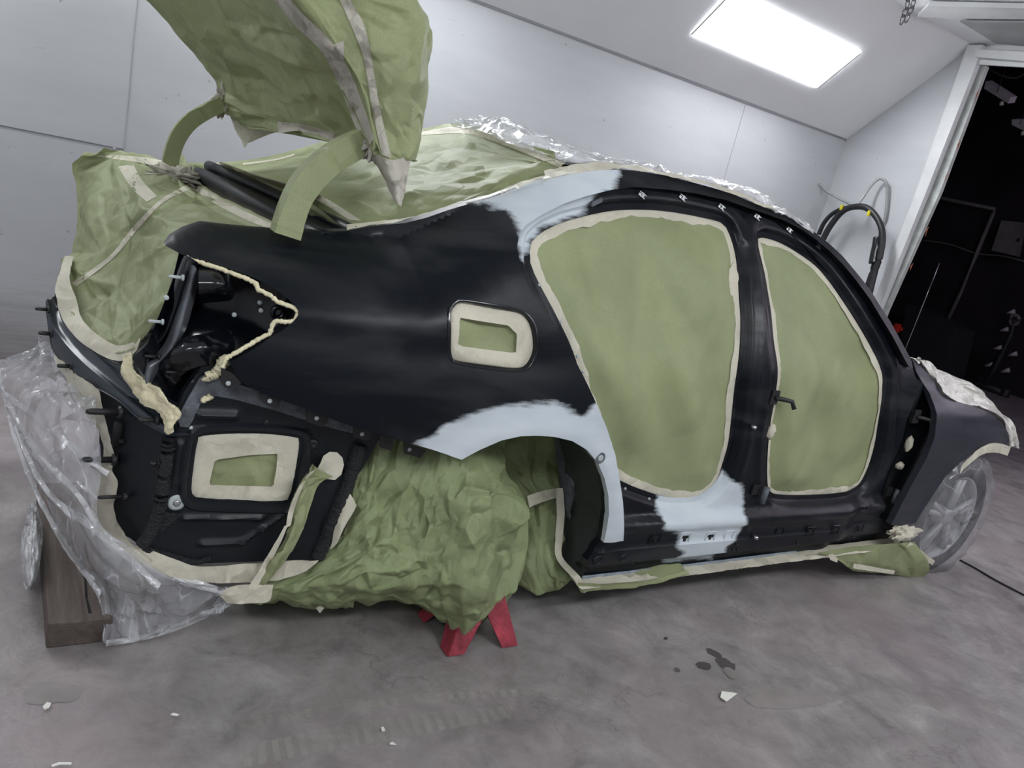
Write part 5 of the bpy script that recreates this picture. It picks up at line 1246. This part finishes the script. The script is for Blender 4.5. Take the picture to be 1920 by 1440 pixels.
# ------------------------------------------------------------------ dark back room
XB = 13.4
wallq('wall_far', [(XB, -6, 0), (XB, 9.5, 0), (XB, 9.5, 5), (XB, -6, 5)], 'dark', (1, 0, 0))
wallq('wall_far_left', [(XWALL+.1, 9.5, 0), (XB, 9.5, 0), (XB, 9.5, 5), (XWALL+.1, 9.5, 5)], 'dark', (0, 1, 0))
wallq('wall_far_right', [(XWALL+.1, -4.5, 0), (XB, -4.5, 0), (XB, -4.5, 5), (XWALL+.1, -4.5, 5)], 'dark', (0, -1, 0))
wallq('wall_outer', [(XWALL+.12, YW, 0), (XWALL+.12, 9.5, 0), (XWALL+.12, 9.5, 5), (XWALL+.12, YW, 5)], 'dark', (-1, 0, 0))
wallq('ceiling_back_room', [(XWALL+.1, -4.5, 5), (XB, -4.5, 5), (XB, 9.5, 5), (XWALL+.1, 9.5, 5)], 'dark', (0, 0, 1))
tag(tube('conduit', [W(1725, 360, x=13.34), W(1780, 375, x=13.34), W(1866, 392, x=13.34), W(1862, 400, x=13.34), W(1830, 480, x=13.34), W(1800, 550, x=13.34), W(1777, 600, x=13.34)], .035, 'pipe'), 'bent grey conduit pipe on the far wall of the dark room', 'pipe')
tag(tube('metal_rod', [W(1761, 493, x=10), W(1735, 560, x=10), W(1703, 640, x=10), Vector((10, W(1703, 640, x=10).y+.0, 0))], .012, 'chrome'), 'thin shiny upright rod standing in the dark room', 'rod')
tag(tube('cable', catmull([W(u, v, x=13.34) for u, v in [(1730,450),(1780,458),(1830,475),(1880,480),(1920,490)]], 30), .012, 'pipe'), 'thin sagging cable across the far wall', 'cable')
tag(tube('cable', catmull([W(u, v, x=12.5) for u, v in [(1852,128),(1880,142),(1905,146),(1920,138)]], 20), .015, 'pipe'), 'loose wire hanging just below the door header', 'cable')
eb = thing('electrical_box', 'grey electrical box on the far wall of the dark room', 'electrical box', tuple(W(1900, 450, x=13.34)))
child(quad('cabinet', [W(u, v, x=13.38) for u, v in [(1886,416),(1925,420),(1912,482),(1867,472)]], 'box', None, .15, (-1, 0, 0)), eb)
child(box('latch', W(1909, 450, x=13.22), (.03, .03, .05), 'darkplastic', None), eb)
for (P, x, lb) in [([(1848,152),(1895,182),(1890,194),(1845,166)], 8.5, 'unlit pale tube light hanging nearest the door header'), ([(1897,224),(1925,224),(1930,250),(1897,234)], 9.5, 'unlit pale tube light hanging at the right edge')]:
    t = thing('tube_light', lb, 'light', tuple(W(*P[0], x=x))); child(quad('housing', [W(u, v, x=x) for u, v in P], 'lilac', None, .12, (1, 0, .3)), t)
    hp_ = sum((W(u, v, x=x) for u, v in P), Vector())/4; child(tube('hanging_wire', [hp_, Vector((hp_.x, hp_.y, 5.0))], .004, 'darkmetal'), t)
    child(tube('lamp_holder', [W(P[2][0]-12, P[2][1]-3, x=x-.02), W(P[2][0]-12, P[2][1]+3, x=x-.02)], .02, 'chip'), t)
cart = thing('part_stand', 'black steel painting stand with pegs in the dark room', 'stand', tuple(W(1860, 735, z=0)))
b0 = W(1886, 745, z=0); xs = b0.x
def SW(u, v): return W(u, v, x=xs)
child(tube('upright', [SW(1848, 722), SW(1868, 680), SW(1895, 630), SW(1905, 600)], .05, 'darkmetal'), cart)
child(tube('base_rail', [SW(1808, 715), SW(1848, 724), SW(1886, 738)], .05, 'darkmetal'), cart)
child(tube('foot', [SW(1888, 730), SW(1880, 750)], .07, 'darkmetal'), cart)
for u, v in [(1896,585),(1884,618),(1872,652),(1856,684),(1886,695),(1900,664)]:
    child(tube('peg', [SW(u-9, v+2), SW(u+7, v-1)], [.015, .04], 'lilac'), cart)
child(tube('ring', [SW(1902+9*math.cos(a), 600+9*math.sin(a)) for a in [k*math.pi/6 for k in range(13)]], .03, 'pipe'), cart)
tag(quad('dark_cabinet', [W(u, v, x=11.5) for u, v in [(1700,570),(1790,615),(1765,720),(1680,690)]], 'darkmetal', None, .6, (1, 0, 0)), 'dark cabinet standing behind the hood in the back room', 'cabinet')
lp_ = W(1682, 615, x=8.6); tl_ = thing('warning_lamp', 'small red lamp on a post glimpsed behind the windscreen pillar', 'lamp', (lp_.x, lp_.y, 0))
child(box('lamp_head', lp_, (.1, .12, .10), 'redplastic', None, .03), tl_); child(tube('post', [Vector((lp_.x, lp_.y, 0)), lp_-Vector((0, 0, .04))], .02, 'darkmetal'), tl_)
tag(tube('floor_cable', catmull([W(u, v, z=.006) for u, v in [(1800,1050),(1830,1066),(1862,1085),(1890,1100),(1925,1118)]], 30), .005, 'hose'), 'thin black cable lying on floor right of the front wheel', 'cable')
# small fittings become sub-parts of the panel they sit on
rpan = next(o for o in car.children if o.name == 'rear_panel')
SUB = {'trim_clip': ringp, 'sill_slot': ringp, 'drain_': ringp, 'bolt': ringp, 'hinge_plate': ringp, 'hinge_arm': ringp, 'hinge_pin': ringp, 'rail_bracket': ringp, 'stud': rpan, 'vent_slot': rpan, 'fuel_door_rim': skin, 'bumper_tab': skin, 'tab_hole': skin, 'filler_spot': skin, 'wheel_spokes': rim, 'hub_cap': rim}
for o in list(car.children):
    for k_, par in SUB.items():
        if o.name.startswith(k_) and o is not par: o.parent = par; o.matrix_parent_inverse = Matrix.Identity(4); break
# ------------------------------------------------------------------ lights
def area(name, loc, rot, size, sy, e, col):
    L = bpy.data.lights.new(name, 'AREA'); L.shape = 'RECTANGLE'; L.size = size; L.size_y = sy; L.energy = e; L.color = col
    o = bpy.data.objects.new(name, L); COL.objects.link(o); o.location = loc; o.rotation_euler = rot; return o
area('lilac_fill_right', (7.4, .4, 3.0), (0, math.radians(60), math.radians(-10)), 2.4, 2.4, 24, (.95, .84, 1.0))  # unseen lilac light put in from the door side to tint floor and hood
area('back_room_fill', (10.5, 3.0, 4.6), (0, 0, 0), .4, 1.2, 14, (.85, .72, 1.0))  # added unseen fill to lift the dark back room
w = bpy.data.worlds.new('w'); SC.world = w; w.use_nodes = True; w.node_tree.nodes['Background'].inputs[0].default_value = (.6, .62, .7, 1); w.node_tree.nodes['Background'].inputs[1].default_value = .05
# ------------------------------------------------------------------ camera
cd = bpy.data.cameras.new('camera'); cam = bpy.data.objects.new('camera', cd); COL.objects.link(cam)
cd.sensor_width = 36; cd.lens = F/1920*36; cd.clip_start = .02
right, up, back = R[:, 0], -R[:, 1], -R[:, 2]
mt = Matrix(((right[0], up[0], back[0], CAM[0]), (right[1], up[1], back[1], CAM[1]), (right[2], up[2], back[2], CAM[2]), (0, 0, 0, 1)))
cam.matrix_world = mt; SC.camera = cam
SC.view_settings.view_transform = 'Standard'; SC.view_settings.look = 'None'; SC.view_settings.gamma = 1; SC.view_settings.exposure = .78
SC.view_settings.use_curve_mapping = False
